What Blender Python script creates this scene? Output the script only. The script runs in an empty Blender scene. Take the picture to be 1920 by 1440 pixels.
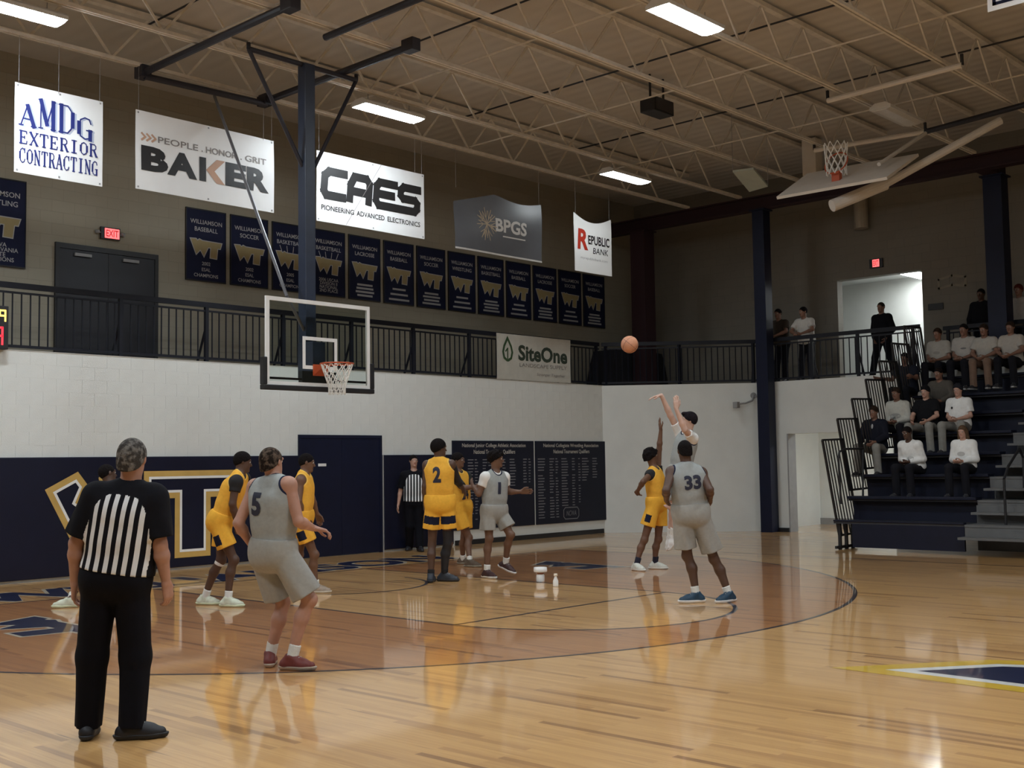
import bpy, bmesh, math, random
import numpy as np
from mathutils import Vector, Matrix
from mathutils.bvhtree import BVHTree

SC = bpy.context.scene
COL = SC.collection
random.seed(4)
RNG = np.random.default_rng(4)

# ------------------------------------------------------------------ camera
FPX, YAW, PITCH, ROLL, CAMZ = 2193.3, .8194, .0674, -.0148, 1.634
F = np.array([math.sin(YAW) * math.cos(PITCH), math.cos(YAW) * math.cos(PITCH), math.sin(PITCH)])
_r = np.array([math.cos(YAW), -math.sin(YAW), 0.0])
_u = np.cross(_r, F)
RT = _r * math.cos(ROLL) + _u * math.sin(ROLL)
UP = -_r * math.sin(ROLL) + _u * math.cos(ROLL)
CAM = np.array([0, 0, CAMZ])
cam_data = bpy.data.cameras.new('camera')
cam = bpy.data.objects.new('camera', cam_data)
COL.objects.link(cam)
cam_data.sensor_fit = 'HORIZONTAL'
cam_data.sensor_width = 36.0
cam_data.lens = 36.0 * FPX / 1920
cam_data.clip_end = 200
m = Matrix([[RT[i], UP[i], -F[i], CAM[i]] for i in range(3)] + [[0, 0, 0, 1]])
cam.matrix_world = m
SC.camera = cam

# ------------------------------------------------------------------ world, exposure
world = bpy.data.worlds.new('world')
SC.world = world
world.use_nodes = True
world.node_tree.nodes['Background'].inputs[0].default_value = (0.02, 0.02, 0.022, 1)
world.node_tree.nodes['Background'].inputs[1].default_value = 0.05
SC.view_settings.view_transform = 'Standard'
SC.view_settings.look = 'None'
SC.view_settings.gamma = 1.0
SC.view_settings.use_curve_mapping = False
SC.view_settings.exposure = 0.19
LAMP = 78.0           # emission of the ceiling fixtures

# ------------------------------------------------------------------ pixel helpers (1920 x 1440 frame)
def ray(x, y):
    return F + RT * (x - 960) / FPX - UP * (y - 720) / FPX
def on(x, y, ax, v):
    d = ray(x, y)
    return CAM + d * ((v - CAM[ax]) / d[ax])
def onfloor(x, y):
    return on(x, y, 2, 0.0)
def atdepth(x, y, dep):
    return CAM + ray(x, y) * dep
def depth_of(P):
    return float((np.asarray(P) - CAM) @ F)

# ------------------------------------------------------------------ materials
MATS = {}
def mat(name, col, rough=.6, metal=0.0, noise=.06, scale=6.0, bump=0.0, bscale=40.0, emit=None, estr=1.0,
        trans=0.0, coat=0.0, spec=.5, alpha=1.0):
    if name in MATS:
        return MATS[name]
    m = bpy.data.materials.new(name)
    m.use_nodes = True
    nt = m.node_tree
    b = nt.nodes['Principled BSDF']
    b.inputs['Roughness'].default_value = rough
    b.inputs['Metallic'].default_value = metal
    b.inputs['Specular IOR Level'].default_value = spec
    b.inputs['Coat Weight'].default_value = coat
    if trans:
        b.inputs['Transmission Weight'].default_value = trans
    tc = nt.nodes.new('ShaderNodeTexCoord')
    nz = nt.nodes.new('ShaderNodeTexNoise')
    nz.inputs['Scale'].default_value = scale
    nz.inputs['Detail'].default_value = 4
    nt.links.new(tc.outputs['Object'], nz.inputs['Vector'])
    rp = nt.nodes.new('ShaderNodeValToRGB')
    rp.color_ramp.elements[0].position = .3
    rp.color_ramp.elements[1].position = .7
    rp.color_ramp.elements[0].color = tuple(max(0, c * (1 - noise)) for c in col) + (1,)
    rp.color_ramp.elements[1].color = tuple(min(1, c * (1 + noise)) for c in col) + (1,)
    nt.links.new(nz.outputs['Fac'], rp.inputs[0])
    nt.links.new(rp.outputs[0], b.inputs['Base Color'])
    if bump:
        n2 = nt.nodes.new('ShaderNodeTexNoise')
        n2.inputs['Scale'].default_value = bscale
        nt.links.new(tc.outputs['Object'], n2.inputs['Vector'])
        bp = nt.nodes.new('ShaderNodeBump')
        bp.inputs['Strength'].default_value = bump
        bp.inputs['Distance'].default_value = .02
        nt.links.new(n2.outputs['Fac'], bp.inputs['Height'])
        nt.links.new(bp.outputs[0], b.inputs['Normal'])
    if emit:
        b.inputs['Emission Color'].default_value = tuple(emit) + (1,)
        b.inputs['Emission Strength'].default_value = estr
    MATS[name] = m
    return m

def mat_floor(name='maple_court', tint=(1, 1, 1)):
    T = lambda r_, g_, b_: (r_ * tint[0], g_ * tint[1], b_ * tint[2], 1)
    m = bpy.data.materials.new(name)
    m.use_nodes = True
    nt = m.node_tree
    N = nt.nodes.new
    L = nt.links.new
    b = nt.nodes['Principled BSDF']
    tc = N('ShaderNodeTexCoord')
    mp = N('ShaderNodeMapping')
    mp.inputs['Rotation'].default_value = (0, 0, math.pi / 2)
    L(tc.outputs['Object'], mp.inputs['Vector'])
    br = N('ShaderNodeTexBrick')
    br.offset = .37
    br.offset_frequency = 3
    br.inputs['Scale'].default_value = 1.0
    br.inputs['Brick Width'].default_value = 1.15
    br.inputs['Row Height'].default_value = .058
    br.inputs['Mortar Size'].default_value = .0011
    br.inputs['Mortar Smooth'].default_value = .3
    br.inputs['Bias'].default_value = 0
    br.inputs['Color1'].default_value = (0, 0, 0, 1)
    br.inputs['Color2'].default_value = (1, 1, 1, 1)
    br.inputs['Mortar'].default_value = (.5, .5, .5, 1)
    L(mp.outputs[0], br.inputs['Vector'])
    rp = N('ShaderNodeValToRGB')
    e = rp.color_ramp.elements
    e[0].position = 0.0
    e[0].color = T(.38, .195, .075)
    e[1].position = 1.0
    e[1].color = T(.74, .43, .165)
    x = rp.color_ramp.elements.new(.07); x.color = T(.545, .292, .112)
    x = rp.color_ramp.elements.new(.2); x.color = T(.64, .36, .137)
    L(br.outputs['Color'], rp.inputs[0])
    # grain streaks along the boards
    mp2 = N('ShaderNodeMapping')
    mp2.inputs['Scale'].default_value = (60, 1.6, 1)
    L(tc.outputs['Object'], mp2.inputs['Vector'])
    nz = N('ShaderNodeTexNoise')
    nz.inputs['Scale'].default_value = 1.0
    nz.inputs['Detail'].default_value = 5
    L(mp2.outputs[0], nz.inputs['Vector'])
    r2 = N('ShaderNodeValToRGB')
    r2.color_ramp.elements[0].position = .25
    r2.color_ramp.elements[0].color = (.70, .62, .52, 1)
    r2.color_ramp.elements[1].position = .55
    r2.color_ramp.elements[1].color = (1, 1, 1, 1)
    L(nz.outputs['Fac'], r2.inputs[0])
    mx = N('ShaderNodeMixRGB')
    mx.blend_type = 'MULTIPLY'
    mx.inputs[0].default_value = .6
    L(rp.outputs[0], mx.inputs[1])
    L(r2.outputs[0], mx.inputs[2])
    # dark mineral streaks, short and rare
    mp3 = N('ShaderNodeMapping')
    mp3.inputs['Scale'].default_value = (26, .9, 1)
    L(tc.outputs['Object'], mp3.inputs['Vector'])
    n3 = N('ShaderNodeTexNoise')
    n3.inputs['Scale'].default_value = 1.0
    n3.inputs['Detail'].default_value = 2
    L(mp3.outputs[0], n3.inputs['Vector'])
    r3 = N('ShaderNodeValToRGB')
    r3.color_ramp.elements[0].position = .685
    r3.color_ramp.elements[0].color = (0, 0, 0, 1)
    r3.color_ramp.elements[1].position = .76
    r3.color_ramp.elements[1].color = (1, 1, 1, 1)
    L(n3.outputs['Fac'], r3.inputs[0])
    mx2 = N('ShaderNodeMixRGB')
    mx2.inputs[2].default_value = (.20, .095, .04, 1)
    L(r3.outputs[0], mx2.inputs[0])
    L(mx.outputs[0], mx2.inputs[1])
    L(mx2.outputs[0], b.inputs['Base Color'])
    b.inputs['Roughness'].default_value = .34
    b.inputs['Specular IOR Level'].default_value = .5
    b.inputs['Coat Weight'].default_value = .85
    b.inputs['Coat Roughness'].default_value = .06
    b.inputs['Coat IOR'].default_value = 1.75
    bp = N('ShaderNodeBump')
    bp.inputs['Strength'].default_value = .12
    bp.inputs['Distance'].default_value = .002
    L(br.outputs['Fac'], bp.inputs['Height'])
    bp.invert = True
    L(bp.outputs[0], b.inputs['Normal'])
    return m

def mat_block(name, c, mortar, w=.4, h=.2, rough=.7, axis='X', bumpd=.004):
    m = bpy.data.materials.new(name)
    m.use_nodes = True
    nt = m.node_tree
    N = nt.nodes.new
    L = nt.links.new
    b = nt.nodes['Principled BSDF']
    tc = N('ShaderNodeTexCoord')
    sp = N('ShaderNodeSeparateXYZ')
    L(tc.outputs['Object'], sp.inputs[0])
    cb = N('ShaderNodeCombineXYZ')
    L(sp.outputs[axis], cb.inputs['X'])
    L(sp.outputs['Z'], cb.inputs['Y'])
    br = N('ShaderNodeTexBrick')
    br.inputs['Scale'].default_value = 1
    br.inputs['Brick Width'].default_value = w
    br.inputs['Row Height'].default_value = h
    br.inputs['Mortar Size'].default_value = .004
    br.inputs['Color1'].default_value = tuple(c) + (1,)
    br.inputs['Color2'].default_value = tuple(x * .95 for x in c) + (1,)
    br.inputs['Mortar'].default_value = tuple(mortar) + (1,)
    L(cb.outputs[0], br.inputs['Vector'])
    nz = N('ShaderNodeTexNoise')
    nz.inputs['Scale'].default_value = 1.3
    nz.inputs['Detail'].default_value = 6
    L(tc.outputs['Object'], nz.inputs['Vector'])
    mx = N('ShaderNodeMixRGB')
    mx.blend_type = 'MULTIPLY'
    mx.inputs[0].default_value = .16
    L(br.outputs['Color'], mx.inputs[1])
    L(nz.outputs['Fac'], mx.inputs[2])
    L(mx.outputs[0], b.inputs['Base Color'])
    b.inputs['Roughness'].default_value = rough
    bp = N('ShaderNodeBump')
    bp.invert = True
    bp.inputs['Strength'].default_value = .5
    bp.inputs['Distance'].default_value = bumpd
    L(br.outputs['Fac'], bp.inputs['Height'])
    L(bp.outputs[0], b.inputs['Normal'])
    return m

def mat_deck():
    m = bpy.data.materials.new('roof_deck')
    m.use_nodes = True
    nt = m.node_tree
    N = nt.nodes.new
    L = nt.links.new
    b = nt.nodes['Principled BSDF']
    tc = N('ShaderNodeTexCoord')
    wv = N('ShaderNodeTexWave')
    wv.wave_type = 'BANDS'
    wv.bands_direction = 'X'
    wv.inputs['Scale'].default_value = 1.05
    wv.inputs['Distortion'].default_value = 0
    L(tc.outputs['Object'], wv.inputs['Vector'])
    nz = N('ShaderNodeTexNoise')
    nz.inputs['Scale'].default_value = .8
    nz.inputs['Detail'].default_value = 5
    L(tc.outputs['Object'], nz.inputs['Vector'])
    rp = N('ShaderNodeValToRGB')
    rp.color_ramp.elements[0].color = (.46, .43, .385, 1)
    rp.color_ramp.elements[1].color = (.58, .55, .50, 1)
    L(nz.outputs['Fac'], rp.inputs[0])
    L(rp.outputs[0], b.inputs['Base Color'])
    b.inputs['Roughness'].default_value = .75
    bp = N('ShaderNodeBump')
    bp.inputs['Strength'].default_value = .35
    bp.inputs['Distance'].default_value = .03
    L(wv.outputs['Fac'], bp.inputs['Height'])
    L(bp.outputs[0], b.inputs['Normal'])
    return m

M_FLOOR = mat_floor()
M_WHITEW = mat('white_wall_paint', (.72, .735, .705), .55, noise=.035, scale=2.2, bump=.15, bscale=60)
M_WHITEB = mat('white_block_paint', (.72, .735, .705), .5, noise=.035, scale=3, bump=.2, bscale=90)
M_MORTAR = mat('painted_mortar', (.71, .725, .695), .8, noise=.05)
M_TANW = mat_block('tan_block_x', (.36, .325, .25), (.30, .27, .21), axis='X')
M_TANWY_SHADED = mat_block('tan_block_y_shaded', (.215, .195, .16), (.18, .165, .135), axis='Y')  # darker copy of the tan block: dimness of the upper right painted in
M_DECK = mat_deck()
M_STEEL = mat('cream_painted_steel', (.64, .60, .53), .6, noise=.1, scale=9)
M_NAVY = mat('navy_paint', (.005, .008, .028), .5, spec=.3, noise=.12, scale=5)
M_PAD = mat('navy_vinyl_pad', (.0045, .006, .022), .5, spec=.3, noise=.1, scale=3, bump=.08, bscale=18)
M_BLACK = mat('black_paint', (.012, .012, .014), .5, noise=.15, scale=8)
M_RAIL = mat('dark_rail_paint', (.007, .008, .014), .5, noise=.12, scale=8, spec=.3)
M_WHITE = mat('white_paint', (.82, .82, .80), .5, noise=.02)
M_GOLD = mat('gold_paint', (.56, .36, .10), .5, noise=.06)
M_GREY = mat('grey_paint', (.30, .30, .30), .55, noise=.06)
M_VINYL = mat('white_banner_vinyl', (.80, .80, .79), .42, noise=.03, scale=2.5)
M_INK = mat('black_ink', (.014, .013, .013), .5)
M_MAROON = mat('maroon_paint', (.022, .005, .009), .7)
M_ORANGE = mat('orange_rim_paint', (.50, .085, .025), .45)
M_NET = mat('white_net_cord', (.78, .77, .73), .8)
M_LAMP = mat('lamp_lens', (.9, .9, .9), .4, emit=(.90, 1.0, 1.07), estr=LAMP)
M_LAMPOFF = mat('lamp_lens_unlit', (.62, .60, .56), .4)
M_LAMPBODY = mat('lamp_housing', (.62, .62, .60), .5)
M_LAMPHI = mat('lamp_lens_bright', (.9, .9, .9), .4, emit=(.90, 1.0, 1.07), estr=LAMP * 1.25)
M_LAMPDIM = mat('lamp_lens_dimmed', (.9, .9, .9), .4, emit=(.92, 1.0, 1.03), estr=LAMP * .32)  # output lowered so that the upper right corner stays dark
M_LAMPNEAR = mat('lamp_lens_near', (.9, .9, .9), .4, emit=(.90, 1.0, 1.07), estr=LAMP * 1.5)
M_HALLLAMP = mat('hallway_lamp_lens', (.9, .9, .9), .4, emit=(.96, 1, 1), estr=30)
M_CORRLAMP = mat('corridor_lamp_lens', (.9, .9, .9), .4, emit=(.90, 1.0, 1.08), estr=50)

# ------------------------------------------------------------------ mesh helpers
def tag(o, label=None, cat=None, group=None, kind=None):
    if label: o['label'] = label
    if cat: o['category'] = cat
    if group: o['group'] = group
    if kind: o['kind'] = kind
    return o

def thing(name, label, cat, loc, group=None):
    o = bpy.data.objects.new(name, None)
    COL.objects.link(o)
    o.empty_display_size = .1
    o.location = tuple(float(c) for c in loc)
    return tag(o, label, cat, group)

def worldloc(o):
    v = np.array(o.location)
    p = o.parent
    while p is not None:
        v = v + np.array(p.location)
        p = p.parent
    return v

def link_mesh(me, name, parent=None, loc=None):
    o = bpy.data.objects.new(name, me)
    COL.objects.link(o)
    if parent is not None:
        o.parent = parent
    if loc is not None:
        o.location = tuple(float(c) for c in loc)
    return o

class MB:
    def __init__(s):
        s.v = []
        s.f = []
        s.smooth = False
    def add(s, vs, fs):
        n = len(s.v)
        s.v.extend([tuple(float(c) for c in p) for p in vs])
        s.f.extend([tuple(i + n for i in f) for f in fs])
        return s
    def box(s, a, b):
        x0, y0, z0 = [min(a[i], b[i]) for i in range(3)]
        x1, y1, z1 = [max(a[i], b[i]) for i in range(3)]
        return s.add([(x0, y0, z0), (x1, y0, z0), (x1, y1, z0), (x0, y1, z0), (x0, y0, z1), (x1, y0, z1), (x1, y1, z1), (x0, y1, z1)],
                     [(0, 3, 2, 1), (4, 5, 6, 7), (0, 1, 5, 4), (1, 2, 6, 5), (2, 3, 7, 6), (3, 0, 4, 7)])
    def frame(s, a, b):
        a = np.array(a, float); b = np.array(b, float)
        d = b - a
        L = np.linalg.norm(d)
        d = d / max(L, 1e-9)
        h = np.array([0, 0, 1.0]) if abs(d[2]) < .9 else np.array([1.0, 0, 0])
        x = np.cross(d, h); x /= np.linalg.norm(x)
        y = np.cross(x, d)
        return a, b, d, x, y
    def bar(s, a, b, w, h=None):          # rectangular bar from a to b; h is the vertical-ish size
        h = h or w
        a, b, d, x, y = s.frame(a, b)
        vs = [p + x * (sx * w / 2) + y * (sy * h / 2) for p in (a, b) for sx, sy in ((-1, -1), (1, -1), (1, 1), (-1, 1))]
        return s.add(vs, [(3, 2, 1, 0), (4, 5, 6, 7), (0, 1, 5, 4), (1, 2, 6, 5), (2, 3, 7, 6), (3, 0, 4, 7)])
    def tube(s, a, b, r, n=10, r2=None, cap=True):
        r2 = r if r2 is None else r2
        a, b, d, x, y = s.frame(a, b)
        vs = []
        for p, rr in ((a, r), (b, r2)):
            for i in range(n):
                t = 2 * math.pi * i / n
                vs.append(p + (x * math.cos(t) + y * math.sin(t)) * rr)
        fs = [(i, (i + 1) % n, n + (i + 1) % n, n + i) for i in range(n)]
        if cap:
            fs += [tuple(range(n - 1, -1, -1)), tuple(range(n, 2 * n))]
        return s.add(vs, fs)
    def path(s, pts, r, n=8):
        for a, b in zip(pts[:-1], pts[1:]):
            s.tube(a, b, r, n)
        return s
    def prism(s, poly, axis, lo, hi):    # polygon (2-d points) extruded along axis
        def P(q, v):
            q = list(q)
            q.insert(axis, v)
            return q
        n = len(poly)
        vs = [P(q, lo) for q in poly] + [P(q, hi) for q in poly]
        fs = [tuple(range(n - 1, -1, -1)), tuple(range(n, 2 * n))] + [(i, (i + 1) % n, n + (i + 1) % n, n + i) for i in range(n)]
        return s.add(vs, fs)
    def lathe(s, c, prof, n=20):         # prof: (radius, z) pairs
        vs = []
        for r, z in prof:
            for i in range(n):
                t = 2 * math.pi * i / n
                vs.append((c[0] + r * math.cos(t), c[1] + r * math.sin(t), c[2] + z))
        k = len(prof)
        fs = [(j * n + i, j * n + (i + 1) % n, (j + 1) * n + (i + 1) % n, (j + 1) * n + i) for j in range(k - 1) for i in range(n)]
        fs += [tuple(range(n - 1, -1, -1)), tuple(range((k - 1) * n, k * n))]
        s.smooth = True
        return s.add(vs, fs)
    def mesh(s, name, mt, off=(0, 0, 0), bevel=0):
        me = bpy.data.meshes.new(name)
        o = np.array(off)
        me.from_pydata([tuple(np.array(p) - o) for p in s.v], [], s.f)
        if bevel:
            bm = bmesh.new()
            bm.from_mesh(me)
            bmesh.ops.bevel(bm, geom=list(bm.edges), offset=bevel, segments=2, affect='EDGES', profile=.6)
            bm.to_mesh(me)
            bm.free()
        me.materials.append(mt)
        if s.smooth:
            me.polygons.foreach_set('use_smooth', [True] * len(me.polygons))
        me.update()
        return me
    def build(s, name, mt, parent=None, bevel=0, off=None, loc=None):
        """coordinates are world; the object sits at its parent's origin (or at loc when top-level)"""
        if parent is not None:
            off = worldloc(parent)
            return link_mesh(s.mesh(name, mt, off, bevel), name, parent)
        loc = loc if loc is not None else (0, 0, 0)
        return link_mesh(s.mesh(name, mt, loc, bevel), name, None, loc)

def struct(name, mb, mt, label=None, cat=None, bevel=0, loc=None):
    o = mb.build(name, mt, bevel=bevel, loc=loc)
    return tag(o, label, cat, kind='structure')

def place(me, name, parent, wloc, rot=None):
    o = link_mesh(me, name, parent, np.array(wloc) - worldloc(parent))
    if rot:
        o.rotation_euler = rot
    return o

# ------------------------------------------------------------------ lettering
_TXT = {}
def text_geo(s, sub=0, bold=0.0, shear=0.0, space=1.0):
    key = (s, sub, bold, shear, space)
    if key in _TXT:
        return _TXT[key]
    cu = bpy.data.curves.new('t', 'FONT')
    cu.body = s
    cu.fill_mode = 'FRONT'
    cu.offset = bold
    cu.shear = shear
    cu.space_character = space
    cu.resolution_u = 3
    o = bpy.data.objects.new('t', cu)
    COL.objects.link(o)
    dg = bpy.context.evaluated_depsgraph_get()
    me = bpy.data.meshes.new_from_object(o.evaluated_get(dg))
    bpy.data.objects.remove(o)
    bm = bmesh.new()
    bm.from_mesh(me)
    bmesh.ops.triangulate(bm, faces=bm.faces)
    for _ in range(sub):
        es = [e for e in bm.edges if e.calc_length() > .12]
        if not es:
            break
        bmesh.ops.subdivide_edges(bm, edges=es, cuts=1)
        bmesh.ops.triangulate(bm, faces=bm.faces)
    v = np.array([(p.co.x, p.co.y) for p in bm.verts]) if len(bm.verts) else np.zeros((0, 2))
    bm.verts.index_update()
    f = [tuple(q.index for q in p.verts) for p in bm.faces]
    bm.free()
    bpy.data.meshes.remove(me)
    bpy.data.curves.remove(cu)
    lo, hi = v.min(0), v.max(0)
    v = (v - lo) / (hi - lo)          # unit box
    _TXT[key] = (v, f, (hi - lo)[0] / (hi - lo)[1])
    return _TXT[key]

class Flat:
    """collects flat lettering/marks in a 2-d panel frame and maps it to 3-d by a function (x, y) -> point"""
    def __init__(s):
        s.v = []
        s.f = []
    def add(s, vs, fs):
        n = len(s.v)
        s.v.extend([tuple(p) for p in vs])
        s.f.extend([tuple(i + n for i in f) for f in fs])
    def text(s, t, x0, y0, x1, y1, sub=0, bold=0.0, shear=0.0, space=1.0, slope=0.0):
        v, f, _ = text_geo(t, sub, bold, shear, space)
        s.add([(x0 + (x1 - x0) * p[0], y0 + (y1 - y0) * p[1] + slope * p[0]) for p in v], f)
    def textc(s, t, cx, y0, h, maxw=None, **k):      # centred, natural aspect
        _, _, asp = text_geo(t, k.get('sub', 0), k.get('bold', 0.0), k.get('shear', 0.0), k.get('space', 1.0))
        w = asp * h
        if maxw and w > maxw:
            w = maxw
        s.text(t, cx - w / 2, y0, cx + w / 2, y0 + h, **k)
    def rect(s, x0, y0, x1, y1):
        s.add([(x0, y0), (x1, y0), (x1, y1), (x0, y1)], [(0, 1, 2, 3)])
    def stroke(s, pts, w, taper=None):
        for (a, b) in zip(pts[:-1], pts[1:]):
            a = np.array(a, float); b = np.array(b, float)
            d = b - a
            L = np.linalg.norm(d)
            if L < 1e-9: continue
            d /= L
            n = np.array([-d[1], d[0]]) * w / 2
            e = d * w * .35
            s.add([a - n - e, b - n + e, b + n + e, a + n - e], [(0, 1, 2, 3)])
    def poly(s, pts):
        bm = bmesh.new()
        vs = [bm.verts.new((p[0], p[1], 0)) for p in pts]
        fc = bm.faces.new(vs)
        fc.normal_update()
        bmesh.ops.triangulate(bm, faces=[fc])
        bm.verts.index_update()
        s.add([(p.co.x, p.co.y) for p in bm.verts], [tuple(q.index for q in t.verts) for t in bm.faces])
        bm.free()
    def ring(s, pts, w):       # outline band growing outwards by w (pts counter-clockwise)
        q = offset_poly(pts, w)
        n = len(pts)
        s.add(list(pts) + list(q), [(i, (i + 1) % n, n + (i + 1) % n, n + i) for i in range(n)])
    def build(s, name, mt, parent, fn):
        off = worldloc(parent)
        me = bpy.data.meshes.new(name)
        me.from_pydata([tuple(np.asarray(fn(*p)) - off) for p in s.v], [], s.f)
        me.materials.append(mt)
        me.update()
        return link_mesh(me, name, parent)

def offset_poly(pts, w):
    P = [np.array(p, float) for p in pts]
    n = len(P)
    area = sum(P[i][0] * P[(i + 1) % n][1] - P[(i + 1) % n][0] * P[i][1] for i in range(n))
    sg = 1 if area > 0 else -1
    out = []
    for i in range(n):
        a, b, c = P[i - 1], P[i], P[(i + 1) % n]
        d1 = (b - a) / np.linalg.norm(b - a)
        d2 = (c - b) / np.linalg.norm(c - b)
        n1 = np.array([d1[1], -d1[0]]) * sg
        n2 = np.array([d2[1], -d2[0]]) * sg
        mvec = n1 + n2
        k = max(.25, float(mvec @ n1))
        out.append(tuple(b + mvec / k * w))
    return out

# slab-serif glyphs as strokes in a unit box: (points, heavy?)
SERIF = {
 'A': [([(.08, 0), (.5, 1)], 0), ([(.5, 1), (.92, 0)], 1), ([(.22, .33), (.78, .33)], 0), ([(-.04, 0), (.22, 0)], 0), ([(.74, 0), (1.06, 0)], 0)],
 'M': [([(.1, 0), (.1, 1)], 0), ([(.1, 1), (.5, .15)], 1), ([(.5, .15), (.9, 1)], 0), ([(.9, 1), (.9, 0)], 1), ([(-.03, 0), (.22, 0)], 0), ([(.76, 0), (1.04, 0)], 0), ([(-.03, 1), (.14, 1)], 0), ([(.86, 1), (1.04, 1)], 0)],
 'D': [([(.18, 0), (.18, 1)], 1), ([(.02, 0), (.6, 0), (.86, .2), (.92, .5), (.86, .8), (.6, 1), (.02, 1)], 0), ([(.92, .25), (.93, .75)], 1)],
 'G': [([(.9, .75), (.8, .95), (.5, 1), (.2, .88), (.08, .5), (.2, .12), (.5, 0), (.8, .06), (.9, .2)], 0), ([(.1, .25), (.1, .75)], 1), ([(.86, 0), (.86, .42)], 1), ([(.6, .42), (1.0, .42)], 0)],
 'E': [([(.18, 0), (.18, 1)], 1), ([(.0, 0), (.85, 0), (.9, .22)], 0), ([(.0, 1), (.85, 1), (.88, .8)], 0), ([(.18, .5), (.62, .5)], 0), ([(.62, .4), (.62, .6)], 0)],
 'X': [([(.1, 1), (.9, 0)], 1), ([(.9, 1), (.1, 0)], 0), ([(-.03, 0), (.25, 0)], 0), ([(.75, 0), (1.03, 0)], 0), ([(-.03, 1), (.25, 1)], 0), ([(.75, 1), (1.03, 1)], 0)],
 'T': [([(.5, 0), (.5, 1)], 1), ([(.02, .78), (.05, 1), (.95, 1), (.98, .78)], 0), ([(.3, 0), (.7, 0)], 0)],
 'R': [([(.18, 0), (.18, 1)], 1), ([(.02, 1), (.62, 1), (.82, .86), (.82, .66), (.62, .52), (.18, .52)], 0), ([(.55, .52), (.9, 0)], 1), ([(.02, 0), (.36, 0)], 0), ([(.84, 0), (1.05, 0)], 0)],
 'I': [([(.5, 0), (.5, 1)], 1), ([(.2, 0), (.8, 0)], 0), ([(.2, 1), (.8, 1)], 0)],
 'O': [([(.5, 0), (.2, .12), (.08, .5), (.2, .88), (.5, 1), (.8, .88), (.92, .5), (.8, .12), (.5, 0)], 0), ([(.1, .28), (.1, .72)], 1), ([(.9, .28), (.9, .72)], 1)],
 'C': [([(.9, .75), (.8, .95), (.5, 1), (.2, .88), (.08, .5), (.2, .12), (.5, 0), (.8, .06), (.92, .25)], 0), ([(.1, .28), (.1, .72)], 1), ([(.9, .7), (.9, 1)], 0)],
 'N': [([(.15, 0), (.15, 1)], 0), ([(.12, 1), (.85, 0)], 1), ([(.85, 0), (.85, 1)], 0), ([(.0, 0), (.3, 0)], 0), ([(-.03, 1), (.15, 1)], 0), ([(.7, 1), (1.0, 1)], 0)],
}
def serif_text(fl, t, x0, y0, w, h, heavy=.2, thin=.07, heights=None, slope=0.0):
    adv = w / len(t)
    for i, ch in enumerate(t):
        gh = h * (heights[i][1] if heights else 1)
        gy = y0 + (heights[i][0] * h if heights else 0) + slope * i * adv
        gw = adv * .8
        for pts, hv in SERIF[ch]:
            fl.stroke([(x0 + i * adv + p[0] * gw, gy + p[1] * gh + slope * p[0] * gw) for p in pts], (heavy if hv else thin) * gw)

# WT monogram as one outline in a unit box (x 0..1.5, y 0..1)
WT_W = [(0, .98), (.26, 1.0), (.33, .90), (.42, 1.0), (.56, .93), (1.5, .90), (1.43, .60), (1.30, .60), (1.25, .0), (.95, .02), (.98, .60), (.84, .60),
        (.64, .06), (.47, .42), (.27, .14)]
def wt_poly(x, y, w, h):
    return [(x + p[0] / 1.5 * w, y + p[1] * h) for p in WT_W][::-1]
# ================================================================== THE SETTING
ZB = 3.39                       # balcony level
YW, YU = 16.95, 19.0            # back wall: below / above the balcony
XW, XU = 23.5, 25.3             # right wall: below / above
CA0, CA1 = (21.2, YW), (23.5, 14.2)   # slanted corner of the lower wall
ZC = 8.55                       # roof deck

floor = struct('floor', MB().box((-6, -18, -.2), (29, 20, 0)), M_FLOOR, 'glossy maple basketball floor with thin dark court lines', 'floor')
struct('ceiling', MB().box((-6, -18, ZC), (25.5, 19.2, ZC + .15)), M_DECK, 'tan corrugated roof deck above the joists', 'ceiling')
wall_back = struct('wall_back', MB().box((-6, YW + .0025, 0), (21.2, 17.2, ZB)), M_MORTAR, 'white painted block wall below the balcony', 'wall')
struct('wall_corner', MB().prism([CA0, (21.2, 17.4), (23.9, 17.4), (23.9, 14.2), CA1], 2, 0, ZB), M_WHITEW, 'white slanted wall across the corner', 'wall')
wr = MB()
wr.box((XW, 13.5, 0), (23.8, 14.2, ZB))
wr.box((XW, 11.0, 2.2), (23.8, 13.5, ZB))
wr.box((XW, -18, 0), (23.8, 11.0, ZB))
struct('wall_right', wr, M_WHITEW, 'white wall with an open passage beside the bleachers', 'wall')
struct('floor_balcony', MB().box((-6, 17.2, 3.19), (21.2, YU, ZB - .003)).box((21.2, 17.4, 3.19), (XU, YU, ZB - .003)).box((23.9, 14.2, 3.19), (XU, 17.4, ZB - .003)).box((23.8, -18, 3.19), (XU, 14.2, ZB - .003)),
       M_GREY, 'grey walkway floor of the balcony', 'floor')
struct('wall_back_upper', MB().box((-6, YU, ZB - .2), (XU, 19.2, ZC)), M_TANW, 'tan block wall behind the balcony hung with navy banners', 'wall')
wu = MB()
wu.box((XU, 13.08, ZB - .2), (25.55, 19.2, ZC))
wu.box((XU, 11.02, 5.82), (25.55, 13.08, ZC))
wu.box((XU, -18, ZB - .2), (25.55, 11.02, ZC))
struct('wall_right_upper', wu, M_TANWY_SHADED, 'tan wall above the bleachers, its dimness put into the colour, with a lit doorway', 'wall')
struct('wall_left', MB().box((-6.2, -18, 0), (-6, 19.2, ZC)), M_TANWY_SHADED, 'tan block side wall', 'wall')
struct('wall_front', MB().box((-6, -18.2, 0), (25.5, -18, ZC)), M_TANW, 'tan block end wall', 'wall')

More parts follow.
